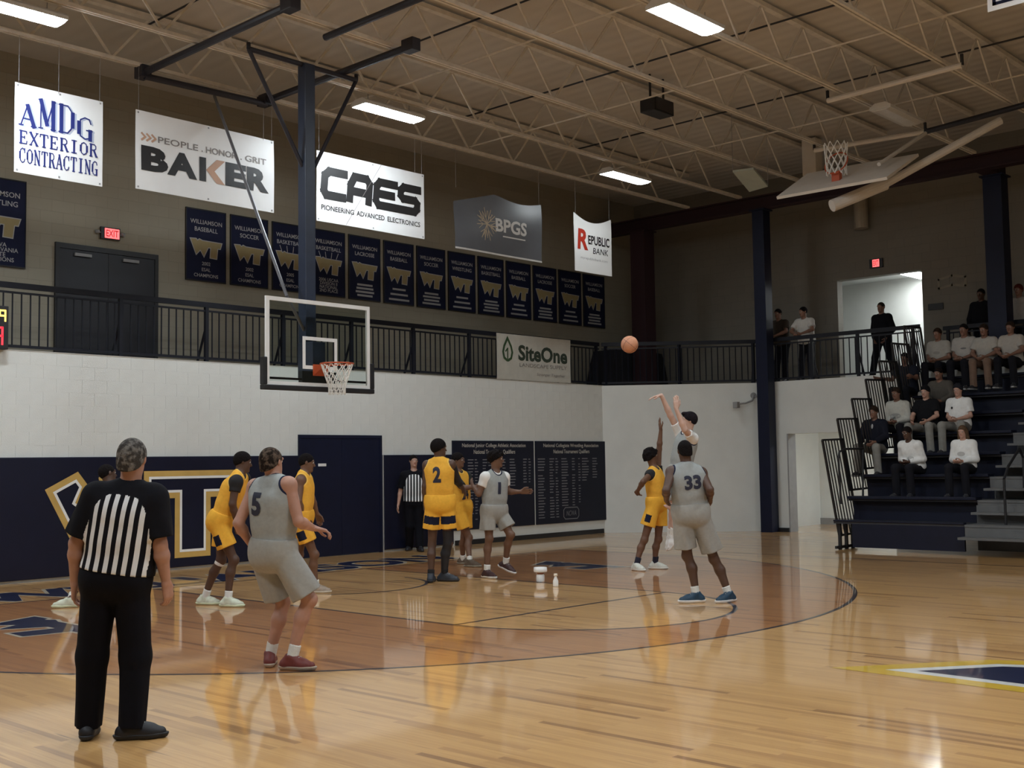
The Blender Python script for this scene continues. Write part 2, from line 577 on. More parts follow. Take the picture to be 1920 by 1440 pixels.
# corridor behind the upper doorway
cu_ = MB()
cu_.box((28.0, 9.6, ZB - .2), (28.2, 16.5, 6.4)).box((25.55, 16.3, ZB - .2), (28, 16.5, 6.4)).box((25.55, 9.4, ZB - .2), (28.2, 9.6, 6.4))
struct('wall_hallway', cu_, M_WHITEW, 'white hallway wall seen through the upper doorway', 'wall')
struct('ceiling_hallway', MB().box((25.55, 9.4, 6.1), (28.2, 16.5, 6.4)), M_WHITEW)
struct('floor_hallway', MB().box((25.3, 9.4, ZB - .2), (28.2, 16.5, ZB)), M_GREY)
# passage behind the lower opening
cl_ = MB()
cl_.box((26.6, 8.6, 0), (26.8, 14.6, 2.95)).box((23.8, 14.4, 0), (26.6, 14.6, 2.95)).box((23.8, 8.4, 0), (26.8, 8.6, 2.95))
struct('wall_passage', cl_, M_WHITEW, 'white wall inside the lit passage', 'wall')
struct('ceiling_passage', MB().box((23.8, 8.4, 2.95), (26.8, 14.6, 3.1)), M_WHITEW)
struct('baseboard_passage', MB().box((26.57, 8.6, 0), (26.6, 14.4, .16)), M_GREY)
def strip_lamp(name, label, a, b, mt):
    c = (np.array(a) + np.array(b)) / 2
    t = thing(name, label, 'light', c)
    MB().box((a[0], a[1], a[2] + .02), (b[0], b[1], b[2] + .09)).build('housing', M_LAMPBODY, t)
    MB().box((a[0] + .02, a[1] + .02, a[2]), (b[0] - .02, b[1] - .02, a[2] + .02)).build('lens', mt, t)
strip_lamp('hallway_light', 'bright ceiling light inside the upper doorway', (26.5, 11.7, 6.0), (27.75, 12.15, 6.0), M_HALLLAMP)
strip_lamp('passage_light', 'ceiling light inside the lower passage beside the bleachers', (24.9, 10.3, 2.85), (25.2, 11.5, 2.85), M_CORRLAMP)

struct('jamb_shade', MB().box((23.49, 13.47, 0), (23.82, 13.5, 2.2)), M_GREY, 'strip on the jamb of the lit passage, coloured grey for its shade', 'door jamb')  # grey colour stands in for the shade on the jamb reveal
# blocks of the white wall above the pads: one mesh, shared
bw, bh = .405, .199
blk = MB().box((0, 0, 0), (bw - .0014, .006, bh - .0022)).mesh('block', M_WHITEB, bevel=.0007)
z0 = ZB - 8 * bh
nb = 0
for j in range(8):
    x = 5.9 + (j % 2) * bw / 2
    while x + bw < 21.2:
        place(blk, 'block', wall_back, (x, YW - .0015, z0 + j * bh))
        x += bw
        nb += 1
# lower courses show only under the record boards: plain painted face
low = MB().box((-6, YW - .001, 0), (21.2, YW + .0025, z0 - .002)).box((-6, YW - .001, z0 - .002), (5.9, YW + .0025, ZB)).build('painted_face', M_WHITEW, wall_back)
MB().box((-6, YW - .01, ZB - .001), (21.25, 17.2, ZB + .004)).build('ledge_cap', M_WHITEW, wall_back)

# baseboards
struct('baseboard_back', MB().box((16.4, YW - .02, 0), (21.15, YW, .1)), M_BLACK, 'black baseboard under the record boards', 'baseboard')
struct('baseboard_right', MB().box((23.44, 13.5, 0), (XW, 14.2, .09)), M_BLACK, 'black baseboard at the foot of the navy column', 'baseboard')

# ------------------------------------------------------------------ painted court markings (parts of the floor)
HX, BY = 10.2, 13.24
BASE_Y = BY + 1.22
M_LINE = mat('line_paint', (.03, .022, .03), .3, coat=.7)
M_LINEW = mat('pale_line_paint', (.60, .52, .40), .3, coat=.7)
M_FNAVY = mat('navy_floor_paint', (.010, .016, .055), .3, coat=.8)
M_FGOLD = mat('yellow_floor_paint', (.72, .46, .05), .3, coat=.8)
M_FWHITE = mat('white_floor_paint', (.74, .73, .70), .3, coat=.8)
def fz(z):
    return lambda x, y: (x, y, z)
def arcpts(cx, cy, r, a0, a1, n):
    return [(cx + r * math.cos(a0 + (a1 - a0) * i / n), cy + r * math.sin(a0 + (a1 - a0) * i / n)) for i in range(n + 1)]
def band(fl, pts, w):
    P = [np.array(p) for p in pts]
    L = []
    for i in range(len(P)):
        d = P[min(i + 1, len(P) - 1)] - P[max(i - 1, 0)]
        d = d / np.linalg.norm(d)
        n = np.array([-d[1], d[0]]) * w / 2
        L += [P[i] - n, P[i] + n]
    fl.add(L, [(2 * i, 2 * i + 2, 2 * i + 3, 2 * i + 1) for i in range(len(P) - 1)])
def court_line(name, pts, mt=M_LINE, w=.05, z=.0012):
    fl = Flat()
    band(fl, pts, w)
    return fl.build(name, mt, floor, fz(z))
R3 = 6.83
cyh = BY - .38
a3 = math.acos(6.62 / R3)
tp = [(HX - 6.62, BASE_Y)] + arcpts(HX, cyh, R3, math.pi + a3, 2 * math.pi - a3, 80) + [(HX + 6.62, BASE_Y)]
def resample(pts, n):
    P_ = np.array(pts)
    s_ = np.concatenate([[0], np.cumsum(np.linalg.norm(np.diff(P_, axis=0), axis=1))])
    q_ = np.linspace(0, s_[-1], n)
    return [(float(np.interp(v_, s_, P_[:, 0])), float(np.interp(v_, s_, P_[:, 1]))) for v_ in q_]
# stained zone between the three-point line and the lane
M_STAIN = mat_floor('stained_maple', (.70, .54, .48))
inner = [(HX - 1.83, BASE_Y)] + arcpts(HX, BY - 4.57, 1.83, math.pi, 2 * math.pi, 48) + [(HX + 1.83, BASE_Y)]
ro, ri = resample(tp, 140), resample(inner, 140)
fl = Flat()
fl.add(ro + ri, [(i, i + 1, 140 + i + 1, 140 + i) for i in range(139)])
fl.build('stained_zone', M_STAIN, floor, fz(.0006))
court_line('three_point_line', tp)
court_line('free_throw_circle', arcpts(HX, BY - 4.57, 1.83, math.pi, 2 * math.pi, 48))
court_line('free_throw_line', [(HX - 1.83, BY - 4.57), (HX + 1.83, BY - 4.57)])
for s in (-1, 1):
    court_line('lane_line', [(HX + s * 1.83, BY - 4.57), (HX + s * 1.83, BASE_Y)])
court_line('baseline', [(2.58, BASE_Y), (17.82, BASE_Y)], w=.05)
court_line('restricted_arc', arcpts(HX, cyh, 1.22, math.pi, 2 * math.pi, 32))
for s in (-1, 1):
    court_line('sideline', [(HX + s * 7.62, BASE_Y), (HX + s * 7.62, -14)], w=.05)
# baseline lettering
fl = Flat()
fl.text('WILLIAMSON', 6.1, 14.62, 14.3, 15.75, bold=.035)
fl.build('baseline_lettering', M_FNAVY, floor, fz(.0022))
fl = Flat()
fl.text('WILLIAMSON', 6.03, 14.57, 14.37, 15.80, bold=.055)
fl.build('lettering_border', M_LINEW, floor, fz(.0012))
# corner monograms
for cx, sgn in ((5.6, 1), (14.25, 1)):
    # lies along the court, top towards the near side
    P = wt_poly(0, 0, 1.75, .8)
    fn = (lambda cx: (lambda z: (lambda x, y: (cx - .4 + y, 12.95 - x, z))))(cx)
    fl = Flat(); fl.poly(P); fl.build('monogram', M_FNAVY, floor, fn(.0024))
    fl = Flat(); fl.ring(P, .045); fl.build('monogram_outline', M_LINEW, floor, fn(.0020))
# centre-court letter: navy with white and yellow outlines
CW = [(8.73, 3.96), (8.69, 3.15), (8.62, 1.3), (9.3, .6), (9.75, 1.6), (9.72, 2.6), (9.31, 3.53)]
fl = Flat(); fl.poly(CW); fl.build('centre_logo', M_FNAVY, floor, fz(.0016))
fl = Flat(); fl.ring(CW, .11); fl.build('logo_inner_outline', M_FWHITE, floor, fz(.0016))
fl = Flat(); fl.ring(offset_poly(CW, .11), .19); fl.build('logo_outer_outline', M_FGOLD, floor, fz(.0016))

# ------------------------------------------------------------------ wall pads, lower door, record boards
def wallpt(y):
    return lambda x, z: (x, y, z)
pad = thing('wall_pad', 'long navy wall pad with a large gold outlined letter W and T', 'wall pad', (8, YW, 0))
MB().box((4.0, YW - .06, .04), (12.54, YW - .001, 1.82)).build('cushion', M_PAD, pad, bevel=.015)
T0 = [(9.54, 1.15), (9.85, 1.15), (10.09, 1.15), (10.09, .19), (10.75, .19), (10.75, 1.15), (11.25, 1.15), (11.25, 1.59), (9.54, 1.59)]
W0 = [(7.94, 1.34), (8.33, .60), (8.70, .18), (9.02, .18), (9.12, .75), (9.38, .22), (9.70, .22), (9.80, .75), (9.60, .95), (9.44, 1.0), (9.36, .72), (9.12, 1.3), (8.95, 1.66), (8.78, 1.5), (8.92, .86), (8.52, 1.16), (8.62, 1.38), (8.45, 1.60)]
for nm, P in (('letter_t', T0), ('letter_w', W0)):
    fl = Flat(); fl.ring(offset_poly(P, -.095), .095); o = fl.build(nm, M_GOLD, pad, wallpt(YW - .064))
    fl = Flat(); fl.ring(offset_poly(P, -.13), .04); fl.build(nm + '_inline', M_WHITE, pad, wallpt(YW - .066))
pad2 = thing('wall_pad', 'short navy wall pad between the navy door and the record boards', 'wall pad', (15.4, YW, 0))
MB().box((14.53, YW - .06, .04), (16.32, YW - .001, 1.82)).build('cushion', M_PAD, pad2, bevel=.015)

d1 = thing('door_1', 'wide navy double door in the white wall with a small white sign', 'door', (13.53, YW, 0))
d1['kind'] = 'structure'
MB().box((12.56, YW - .03, 0), (12.62, YW - .001, 2.19)).box((14.43, YW - .03, 0), (14.49, YW - .001, 2.19)).box((12.62, YW - .03, 2.13), (14.43, YW - .001, 2.19)).build('door_frame', M_NAVY, d1)
for x0, x1 in ((12.62, 13.523), (13.527, 14.43)):
    lf = MB().box((x0, YW - .022, .01), (x1, YW - .004, 2.128)).build('door_leaf', M_NAVY, d1)
MB().box((12.99, YW - .026, 1.625), (13.17, YW - .0225, 1.675)).build('sign', M_WHITE, d1)
MB().box((14.495, YW - .035, 0), (14.525, YW - .001, 1.82)).build('edge_strip', M_GREY, d1)

def record_board(x0, x1, label, l1, l2, cols, emblem=False):
    t = thing('record_board', label, 'notice board', ((x0 + x1) / 2, YW, .3))
    MB().box((x0, YW - .03, .30), (x1, YW - .001, 2.10)).build('panel', mat('navy_board', (.006, .008, .022), .5, noise=.08, spec=.3), t, bevel=.003)
    mt = mat('board_print', (.52, .50, .46), .6)
    md = mat('board_print_dim', (.20, .20, .22), .6)
    fl = Flat()
    c = (x0 + x1) / 2
    fl.text(l1, c - .95, 1.945, c + .95, 2.045, bold=.012)
    fl.text(l2, c - .62, 1.815, c + .62, 1.915, bold=.012)
    fl.build('heading', mt, t, wallpt(YW - .033))
    fl = Flat()
    for cx, w, n in cols:
        for k in range(n):
            z = 1.70 - k * .0605
            ww = w * random.uniform(.6, 1.0)
            if random.random() < .96:
                fl.rect(x0 + cx, z, x0 + cx + ww, z + .02)
    tag(fl.build('list_print', md, t, wallpt(YW - .033)), kind='stuff')
    if emblem:
        fl = Flat()
        P = [(x0 + .94, .37), (x0 + 1.36, .37), (x0 + 1.42, .43), (x0 + 1.42, .58), (x0 + 1.36, .64), (x0 + .94, .64), (x0 + .88, .58), (x0 + .88, .43)]
        fl.ring(offset_poly(P, -.02), .02)
        fl.text('NCWA', x0 + .98, .45, x0 + 1.32, .56, shear=.25)
        fl.build('emblem', md, t, wallpt(YW - .033))
record_board(16.34, 18.77, 'navy qualifiers board next to the short pad, left of the pair', 'National Junior College Athletic Association', 'National Tournament Qualifiers',
             [(.05, .16, 16), (.42, .17, 21), (.62, .1, 21), (.85, .14, 20), (1.02, .12, 20), (1.44, .1, 17), (1.66, .22, 10), (2.08, .12, 9), (2.25, .08, 9)])
record_board(18.83, 21.23, 'navy qualifiers board nearest the corner, right of the pair', 'National Collegiate Wrestling Association', 'National Tournament Qualifiers',
             [(.06, .24, 23), (.44, .16, 22), (.64, .1, 22), (.84, .24, 18), (1.2, .12, 18), (1.42, .09, 18), (1.55, .24, 9), (1.92, .2, 8)], True)

# ------------------------------------------------------------------ upper door, exit signs
d2 = thing('door_2', 'dark double door on the balcony under the exit sign', 'door', (10.0, YU, ZB))
d2['kind'] = 'structure'
x0, x1, zt = 9.05, 10.97, 5.48
MB().box((x0, YU - .05, ZB), (x0 + .07, YU - .001, zt)).box((x1 - .07, YU - .05, ZB), (x1, YU - .001, zt)).box((x0 + .07, YU - .05, zt - .09), (x1 - .07, YU - .001, zt)).build('door_frame', M_BLACK, d2)
xm = (x0 + x1) / 2
for a, b in ((x0 + .07, xm - .003), (xm + .003, x1 - .07)):
    lf = MB().box((a, YU - .035, ZB + .01), (b, YU - .004, zt - .095)).build('door_leaf', mat('dark_door', (.009, .009, .014), .5, noise=.1), d2)
    MB().box(((a + b) / 2 - .18, YU - .075, zt - .2), ((a + b) / 2 + .12, YU - .0355, zt - .15)).build('door_closer', M_GREY, lf)

def exit_sign(label, c, axis, w=.36, h=.21):
    t = thing('exit_sign', label, 'exit sign', c)
    mr = mat('exit_glow', (.8, .1, .1), .4, emit=(1.0, .10, .10), estr=2.2)
    ml = mat('exit_letters', (.25, .0, .0), .4, emit=(.5, .0, .01), estr=.5)
    if axis == 'Y':
        MB().box((c[0] - w / 2, c[1], c[2] - h / 2), (c[0] + w / 2, c[1] + .05, c[2] + h / 2)).build('housing', M_BLACK, t)
        MB().box((c[0] - w / 2 + .07, c[1] - .006, c[2] - h / 2 + .02), (c[0] + w / 2 - .02, c[1] - .001, c[2] + h / 2 - .02)).build('face', mr, t)
        fl = Flat(); fl.text('EXIT', c[0] - w / 2 + .09, c[2] - .06, c[0] + w / 2 - .04, c[2] + .06, bold=.02)
        fl.build('lettering', ml, t, lambda x, z: (x, c[1] - .009, z))
        for s in (-1, 1):
            MB().lathe((c[0] + s * (w / 2 + .06), c[1] + .02, c[2] - .02), [(.0, 0), (.035, 0), (.045, .05), (.0, .06)], 10).build('lamp_head', M_GREY, t)
            MB().box((c[0] + s * w / 2, c[1] + .01, c[2] - .01), (c[0] + s * (w / 2 + .06), c[1] + .03, c[2] + .01)).build('lamp_arm', M_GREY, t)
    else:
        MB().box((c[0], c[1] - w / 2, c[2] - h / 2), (c[0] + .05, c[1] + w / 2, c[2] + h / 2)).build('housing', M_BLACK, t)
        MB().box((c[0] - .006, c[1] - w / 2 + .08, c[2] - h / 2 + .02), (c[0] - .001, c[1] + w / 2 - .08, c[2] + h / 2 - .02)).build('face', mr, t)
        fl = Flat(); fl.text('EXIT', -w / 2 + .1, -.06, w / 2 - .1, .06, bold=.02)
        fl.build('lettering', ml, t, lambda x, z: (c[0] - .009, c[1] - x, c[2] + z))
exit_sign('red lit exit sign above the dark balcony door', (10.04, YU - .051, 5.75), 'Y')
exit_sign('small red exit sign above the bright upper doorway', (XU - .051, 12.07, 6.10), 'X', w=.32)

# a drinks-fountain sized plaque and panel right of the bright doorway
pl = on(1755, 575, 0, XU)
t = thing('wall_plaque', 'small dark plaque on the tan wall right of the bright doorway', 'plaque', pl)
MB().box((XU - .03, pl[1] - .17, pl[2] - .07), (XU - .001, pl[1] + .17, pl[2] + .07)).build('plate', M_BLACK, t, bevel=.005)
pl = on(1785, 530, 0, XU)
t = thing('wall_emblem', 'faint wide emblem on the tan wall left of the second navy column', 'emblem', pl)
fl = Flat(); fl.stroke([(-.3, .1), (0, .16), (.3, .1)], .05); fl.stroke([(-.3, -.1), (0, -.05), (.3, -.1)], .05); fl.stroke([(-.3, .1), (-.3, -.1)], .05); fl.stroke([(.3, .1), (.3, -.1)], .05)
fl.build('mark', mat('faint_wall_paint', (.26, .235, .18), .7), t, lambda x, z: (XU - .004, pl[1] - x, pl[2] + z))

# ------------------------------------------------------------------ columns and girder
def column(label, x, y, z0, z1, w, mt):
    t = thing('steel_column', label, 'column', (x, y, z0))
    c = MB()
    c.box((x - w / 2, y - w / 2, z0), (x + w / 2, y - w / 2 + .025, z1)).box((x - w / 2, y + w / 2 - .025, z0), (x + w / 2, y + w / 2, z1)).box((x - .014, y - w / 2 + .025, z0), (x + .014, y + w / 2 - .025, z1))
    c.box((x - w / 2, y - w / 2 + .025, z0), (x - w / 2 + .02, y + w / 2 - .025, z1)).box((x + w / 2 - .02, y - w / 2 + .025, z0), (x + w / 2, y + w / 2 - .025, z1))
    c.build('shaft', mt, t)
    MB().box((x - w / 2 - .05, y - w / 2 - .05, z1), (x + w / 2 + .05, y + w / 2 + .05, z1 + .03)).build('cap_plate', mt, t)
COLX = 23.28
cy1 = on(1441, 900, 0, COLX)[1]
COLX2 = 23.98
cy2 = on(1869, 420, 0, COLX2)[1]
column('tall navy steel column beside the white passage', COLX, cy1, 0, 7.3, .29, M_NAVY)
column('tall navy steel column rising behind the top bleacher row', COLX2, cy2, ZB, 7.3, .37, M_NAVY)
cy0 = on(1207, 600, 0, COLX)[1]
column('dark maroon column standing on the balcony in the far corner', COLX, cy0, ZB, 7.3, .42, M_MAROON)
t = thing('roof_girder', 'dark maroon girder carried by the columns at the right side', 'beam', (COLX, 12, 7.33))
MB().box((COLX - .12, -2, 7.331), (COLX + .12, 18.9, 7.36)).box((COLX - .12, -2, 7.62), (COLX + .12, 18.9, 7.65)).box((COLX - .012, -2, 7.36), (COLX + .012, 18.9, 7.62)).box((COLX + .12, cy2 - .15, 7.331), (COLX2 + .2, cy2 + .15, 7.65)).build('i_section', M_MAROON, t)

# ------------------------------------------------------------------ roof joists
JY = [15.8, 14.35, 12.55, 10.78, 8.93, 7.15, 5.35, 3.55]
ordn = ['nearest the banner wall', 'second from the banner wall, carrying three lit lamps', 'third from the banner wall', 'fourth from the banner wall', 'fifth from the banner wall', 'sixth from the banner wall', 'seventh from the banner wall', 'farthest from the banner wall']
ZJ = 7.7
PAN = 1.24
webm = None
for y, od in zip(JY, ordn):
    t = thing('roof_joist', 'cream steel bar joist ' + od, 'roof joist', (10, y, ZJ), 'open web roof joists')
    MB().box((-6, y - .05, ZJ - .04), (23.2, y - .012, ZJ + .012)).box((-6, y + .012, ZJ - .04), (23.2, y + .05, ZJ + .012)).build('bottom_chord', M_STEEL, t)
    MB().box((-6, y - .05, 8.43), (23.2, y + .05, 8.5)).build('top_chord', M_STEEL, t)
    if webm is None:
        wl = math.hypot(PAN / 2, .76)
        webm = MB().box((-.017, -.012, 0), (.017, .012, wl)).mesh('web', M_STEEL)
        vwm = MB().box((-.012, -.012, 0), (.012, .012, .74)).mesh('web', M_STEEL)
    x = 3.4
    while x + PAN < 23.2:
        an = math.atan2(PAN / 2, .76)
        place(webm, 'web', t, (x, y, ZJ - .01), (0, an, 0))
        place(webm, 'web', t, (x + PAN, y, ZJ - .01), (0, -an, 0))
        x += PAN
for i, x in enumerate((9.0, 12.4, 15.8, 19.2)):
    t = thing('joist_bridging', ['leftmost', 'second', 'third', 'rightmost'][i] + ' thin dark bridging rod crossing above the roof joists', 'bridging rod', (x, 9, 8.4))
    MB().tube((x, 3.5, 8.38), (x, 15.9, 8.38), .016, 6).build('rod', M_BLACK, t)
    MB().bar((x, 3.5, 7.76), (x, 15.9, 7.76), .022).build('lower_rod', M_STEEL, t)

# ------------------------------------------------------------------ ceiling lights
def ceiling_light(label, x, y, lit=M_LAMP):
    t = thing('ceiling_light', label, 'ceiling light', (x, y, 7.5), 'long rectangular ceiling lights')
    L, W, z = 1.3, .38, 7.47
    h = MB()
    h.prism([(y - W / 2, z), (y + W / 2, z), (y + W / 2, z + .05), (y + W / 4, z + .11), (y - W / 4, z + .11), (y - W / 2, z + .05)], 0, x - L / 2, x + L / 2)
    h.build('housing', M_LAMPBODY, t)
    MB().prism([(y - W / 2 + .015, z - .001), (y - W / 4, z - .022), (y + W / 4, z - .022), (y + W / 2 - .015, z - .001)], 0, x - L / 2 + .015, x + L / 2 - .015).build('lens', lit, t)
    for s in (-1, 1):
        MB().tube((x + s * .45, y, z + .1), (x + s * .45, y, 7.70), .006, 5).build('hanger', M_GREY, t)
ceiling_light('lit ceiling light at the left end of the row by the banner wall', 6.32, 14.5, M_LAMPHI)
ceiling_light('lit ceiling light just right of the hoop mast', 12.62, 14.5)
ceiling_light('lit ceiling light above the grey banner with the branching emblem', 19.05, 14.5, M_LAMPDIM)
ceiling_light('big lit ceiling light nearest the top edge over the court', 12.72, 8.62)
ceiling_light('unlit ceiling light above the folded side hoop', 19.0, 8.6, M_LAMPOFF)
for i, (x, y) in enumerate(((6.3, 8.62), (6.3, 2.7), (12.7, 2.7), (.1, 14.5), (.1, 8.62), (.1, 2.7), (6.3, -3.2), (12.7, -3.2))):
    ceiling_light('lit ceiling light outside the picture, ' + ['above the left lane corner', 'above the near left court', 'above the near right court', 'over the near sideline by the banner wall', 'over the near sideline at mid court', 'over the near sideline behind the camera', 'behind the camera to the left', 'behind the camera to the right'][i], x, y, M_LAMPNEAR if y < 5 else M_LAMPHI)

# ------------------------------------------------------------------ railings of the balcony
balm = MB().box((-.009, -.009, ZB + .07), (.009, .009, ZB + .86)).mesh('baluster', M_RAIL)
def railing(label, a, b, posts, bal=.135, skip=None):
    a = np.array(a, float); b = np.array(b, float)
    L = np.linalg.norm(b - a)
    d = (b - a) / L
    t = thing('balcony_railing', label, 'railing', (a[0], a[1], ZB))
    P = lambda s, z: (a[0] + d[0] * s, a[1] + d[1] * s, z)
    MB().bar(P(0, ZB + .965), P(L, ZB + .965), .05, .085).build('top_rail', M_RAIL, t)
    MB().bar(P(0, ZB + .86), P(L, ZB + .86), .03, .03).build('upper_rail', M_RAIL, t)
    MB().bar(P(0, ZB + .065), P(L, ZB + .065), .04, .04).build('bottom_rail', M_RAIL, t)
    n = int(L / bal)
    for i in range(n):
        place(balm, 'baluster', t, P((i + .5) * L / n, 0))
    for s in posts:
        MB().bar(P(s, ZB), P(s, ZB + .93), .06).build('post', M_RAIL, t)
        nrm = np.array([-d[1], d[0]])
        e = np.array(P(s, ZB + .62)); g = np.array(P(s, ZB)) + np.array([nrm[0], nrm[1], 0]) * .28
        MB().bar(e, g, .03).build('brace', M_RAIL, t)
    return t
yr = YW + .08
railing('long dark railing along the top of the back wall', (6.2, yr), (21.2, yr), [.9, 3.0, 4.55, 6.1, 7.65, 9.2, 10.75, 12.3, 13.85, 14.9])
railing('dark railing on the slanted corner wall', (21.26, yr - .03), (23.56, 14.26), [.1, 1.8, 3.5])
railing('dark railing on the right wall in front of the bright doorway', (23.57, 14.1), (23.57, 10.35), [.15, 1.25, 2.35, 3.6])
railing('dark railing behind the top bleacher row', (24.4, 10.2), (24.4, 3.5), [.1, 1.7, 3.3, 4.9, 6.5], bal=.14)

# dark covered equipment standing behind the corner railing
t = thing('covered_cart', 'dark cloth covered cart behind the corner railing below the maroon column', 'cart', (23.4, cy0 + .7, ZB))
c = MB()
zs = [ZB, ZB + .35, ZB + .7, ZB + .98, ZB + 1.02]
cyc = cy0 + .30
ex = [(22.35 + .3 * k / 4, 24.75 - .06 * k, cyc + .03 * k, cyc + .85 - .03 * k) for k in range(5)]
ex[4] = (22.85, 24.5, cyc + .2, cyc + .65)
vs = []
for z, (xa, xb, ya, yb) in zip(zs, ex):
    k = 24
    for i in range(k):
        u = 4.0 * i / k
        if u < 1: p = (xa + (xb - xa) * u, ya)
        elif u < 2: p = (xb, ya + (yb - ya) * (u - 1))
        elif u < 3: p = (xb - (xb - xa) * (u - 2), yb)
        else: p = (xa, yb - (yb - ya) * (u - 3))
        w = .03 * math.sin(i * 2.4) * (1 - (z - ZB))
        vs.append((p[0] + w, p[1] + w, z))
fs = [(j * 24 + i, j * 24 + (i + 1) % 24, (j + 1) * 24 + (i + 1) % 24, (j + 1) * 24 + i) for j in range(4) for i in range(24)] + [tuple(range(4 * 24, 5 * 24))]
c.add(vs, fs).build('cover', mat('black_cloth', (.008, .008, .012), .9), t)
MB().box((22.7, cyc + .15, ZB + .0), (24.4, cyc + .7, ZB + .06)).build('base', M_BLACK, t)

# ------------------------------------------------------------------ banners
def wavefn(W, H, amp, seed, droop=0.0):
    r = random.Random(seed)
    p = [r.uniform(0, 6) for _ in range(4)]
    def fn(u, v):
        a, b = u / W, v / H
        return amp * (math.sin(3.1 * a + p[0]) * .6 + math.sin(7 * a + 2 * b + p[1]) * .25 + math.sin(5 * b - 3 * a + p[2]) * .3)
    return fn
def banner_sheet(t, x0, z0, W, H, y, mt, wv, n=18, top=None, m=10):
    vs, fs = [], []
    for side in (0, 1):
        for j in range(m + 1):
            for i in range(n + 1):
                u, v = W * i / n, H * j / m
                zz = v - (top(u / W) * (v / H) ** 3 if top else 0)
                vs.append((x0 + u, y + wv(u, v) + side * .004, z0 + zz))
    k = (n + 1) * (m + 1)
    for j in range(m):
        for i in range(n):
            a = j * (n + 1) + i
            q = (a, a + 1, a + n + 2, a + n + 1)
            fs += [q, tuple(x + k for x in q[::-1])]
    b = MB().add(vs, fs)
    b.smooth = True
    o = b.build('sheet', mt, t)
    return o
def grommets(t, x0, z0, W, H, y, wv, k=3):
    g = MB()
    for i in range(k):
        for v in (.035, H - .035):
            u = .04 + (W - .08) * i / (k - 1)
            g.box((x0 + u - .012, y + wv(u, v) - .006, z0 + v - .012), (x0 + u + .012, y + wv(u, v) - .002, z0 + v + .012))
    g.build('grommet', M_GREY, t)
def wires(t, pts, y):
    for x, z in pts:
        MB().tube((x, y, z), (x, y, ZJ - .03), .0025, 5).build('wire', M_GREY, t)

YB = 15.78
def hung_banner(name, label, x0, x1, z0, z1, mt, amp=.02, seed=1, top=None, wire=None):
    W, H = x1 - x0, z1 - z0
    t = thing(name, label, 'banner', ((x0 + x1) / 2, YB, z0), 'sponsor banners hanging from the roof joist')
    wv = wavefn(W, H, amp, seed)
    banner_sheet(t, x0, z0, W, H, YB, mt, wv, top=top)
    fn = lambda u, v, e=.005: (x0 + u, YB + wv(u, v) - e, z0 + v)
    wires(t, [(x0 + .05, z1 - .03), (x1 - .05, z1 - .03)] + ([(x0 + wire, z1 - .03)] if wire else []), YB)
    return t, W, H, fn, wv
# AMDG
t, W, H, fn, wv = hung_banner('banner', 'white square banner with blue serif lettering at the far left', 6.93, 8.22, 5.73, 6.99, M_VINYL, .012, 1, wire=.62)
M_BLUE = mat('blue_ink', (.012, .022, .16), .5)
M_PALEBLUE = mat('pale_blue_ink', (.42, .47, .58), .5)
hs = [(.0, .72), (.02, 1.0), (.02, .98), (-.08, .78)]
fl = Flat(); serif_text(fl, 'AMDG', .10, .67, W * .86, .40, .26, .09, hs); fl.build('lettering_shadow', M_PALEBLUE, t, lambda u, v: fn(u, v, .004))
fl = Flat(); serif_text(fl, 'AMDG', .07, .68, W * .86, .40, .26, .09, hs); fl.build('lettering', M_BLUE, t, lambda u, v: fn(u, v, .007))
fl = Flat(); serif_text(fl, 'EXTERIOR', .07, .42, W * .90, .175, .26, .13); serif_text(fl, 'CONTRACTING', .07, .15, W * .90, .20, .30, .16); fl.build('small_lettering', M_BLUE, t, lambda u, v: fn(u, v, .006))
grommets(t, 6.93, 5.73, W, H, YB, wv)
# BAKER
t, W, H, fn, wv = hung_banner('banner', 'wide white banner with heavy black BAKER lettering', 8.74, 11.23, 5.79, 6.99, M_VINYL, .02, 5, wire=2.28)
M_TAN = mat('tan_ink', (.50, .30, .20), .5)
M_GREYINK = mat('grey_ink', (.22, .20, .19), .5)
for wtx, xa, xb in (('PEOPLE', .37, 1.06), ('HONOR', 1.20, 1.76), ('GRIT', 1.92, 2.33)):
    fl = Flat(); fl.text(wtx, xa, .76, xb, .86, bold=.012, sub=1); fl.build('motto_word', M_GREYINK, t, fn)
for xa in (1.12, 1.83):
    fl = Flat(); fl.rect(xa, .762, xa + .022, .784); fl.build('motto_dot', M_GREYINK, t, fn)
fl = Flat()
for k in range(3):
    x = .10 + k * .085
    fl.stroke([(x, .86), (x + .06, .81), (x, .76)], .03)
fl.build('chevrons', M_TAN, t, fn)
fl = Flat()
b0, b1 = .30, .68
def BX(c): return .09 + c
for wtx, xa, xb in (('B', 0, .45), ('A', .43, .95), ('E', 1.46, 1.85), ('R', 1.86, 2.29)):
    fl = Flat(); fl.text(wtx, BX(xa), b0, BX(xb), b1, bold=.055, sub=1); fl.build('letter', M_INK, t, fn)
fl = Flat(); fl.rect(BX(.99), b0, BX(1.11), b1)
fl.build('letter', M_INK, t, fn)
fl = Flat(); fl.poly([(BX(1.11), .49), (BX(1.30), b1), (BX(1.45), b1), (BX(1.26), .49), (BX(1.45), b0), (BX(1.30), b0)][::-1]); fl.build('letter_k_arrow', M_TAN, t, fn)
grommets(t, 8.74, 5.79, W, H, YB, wv)
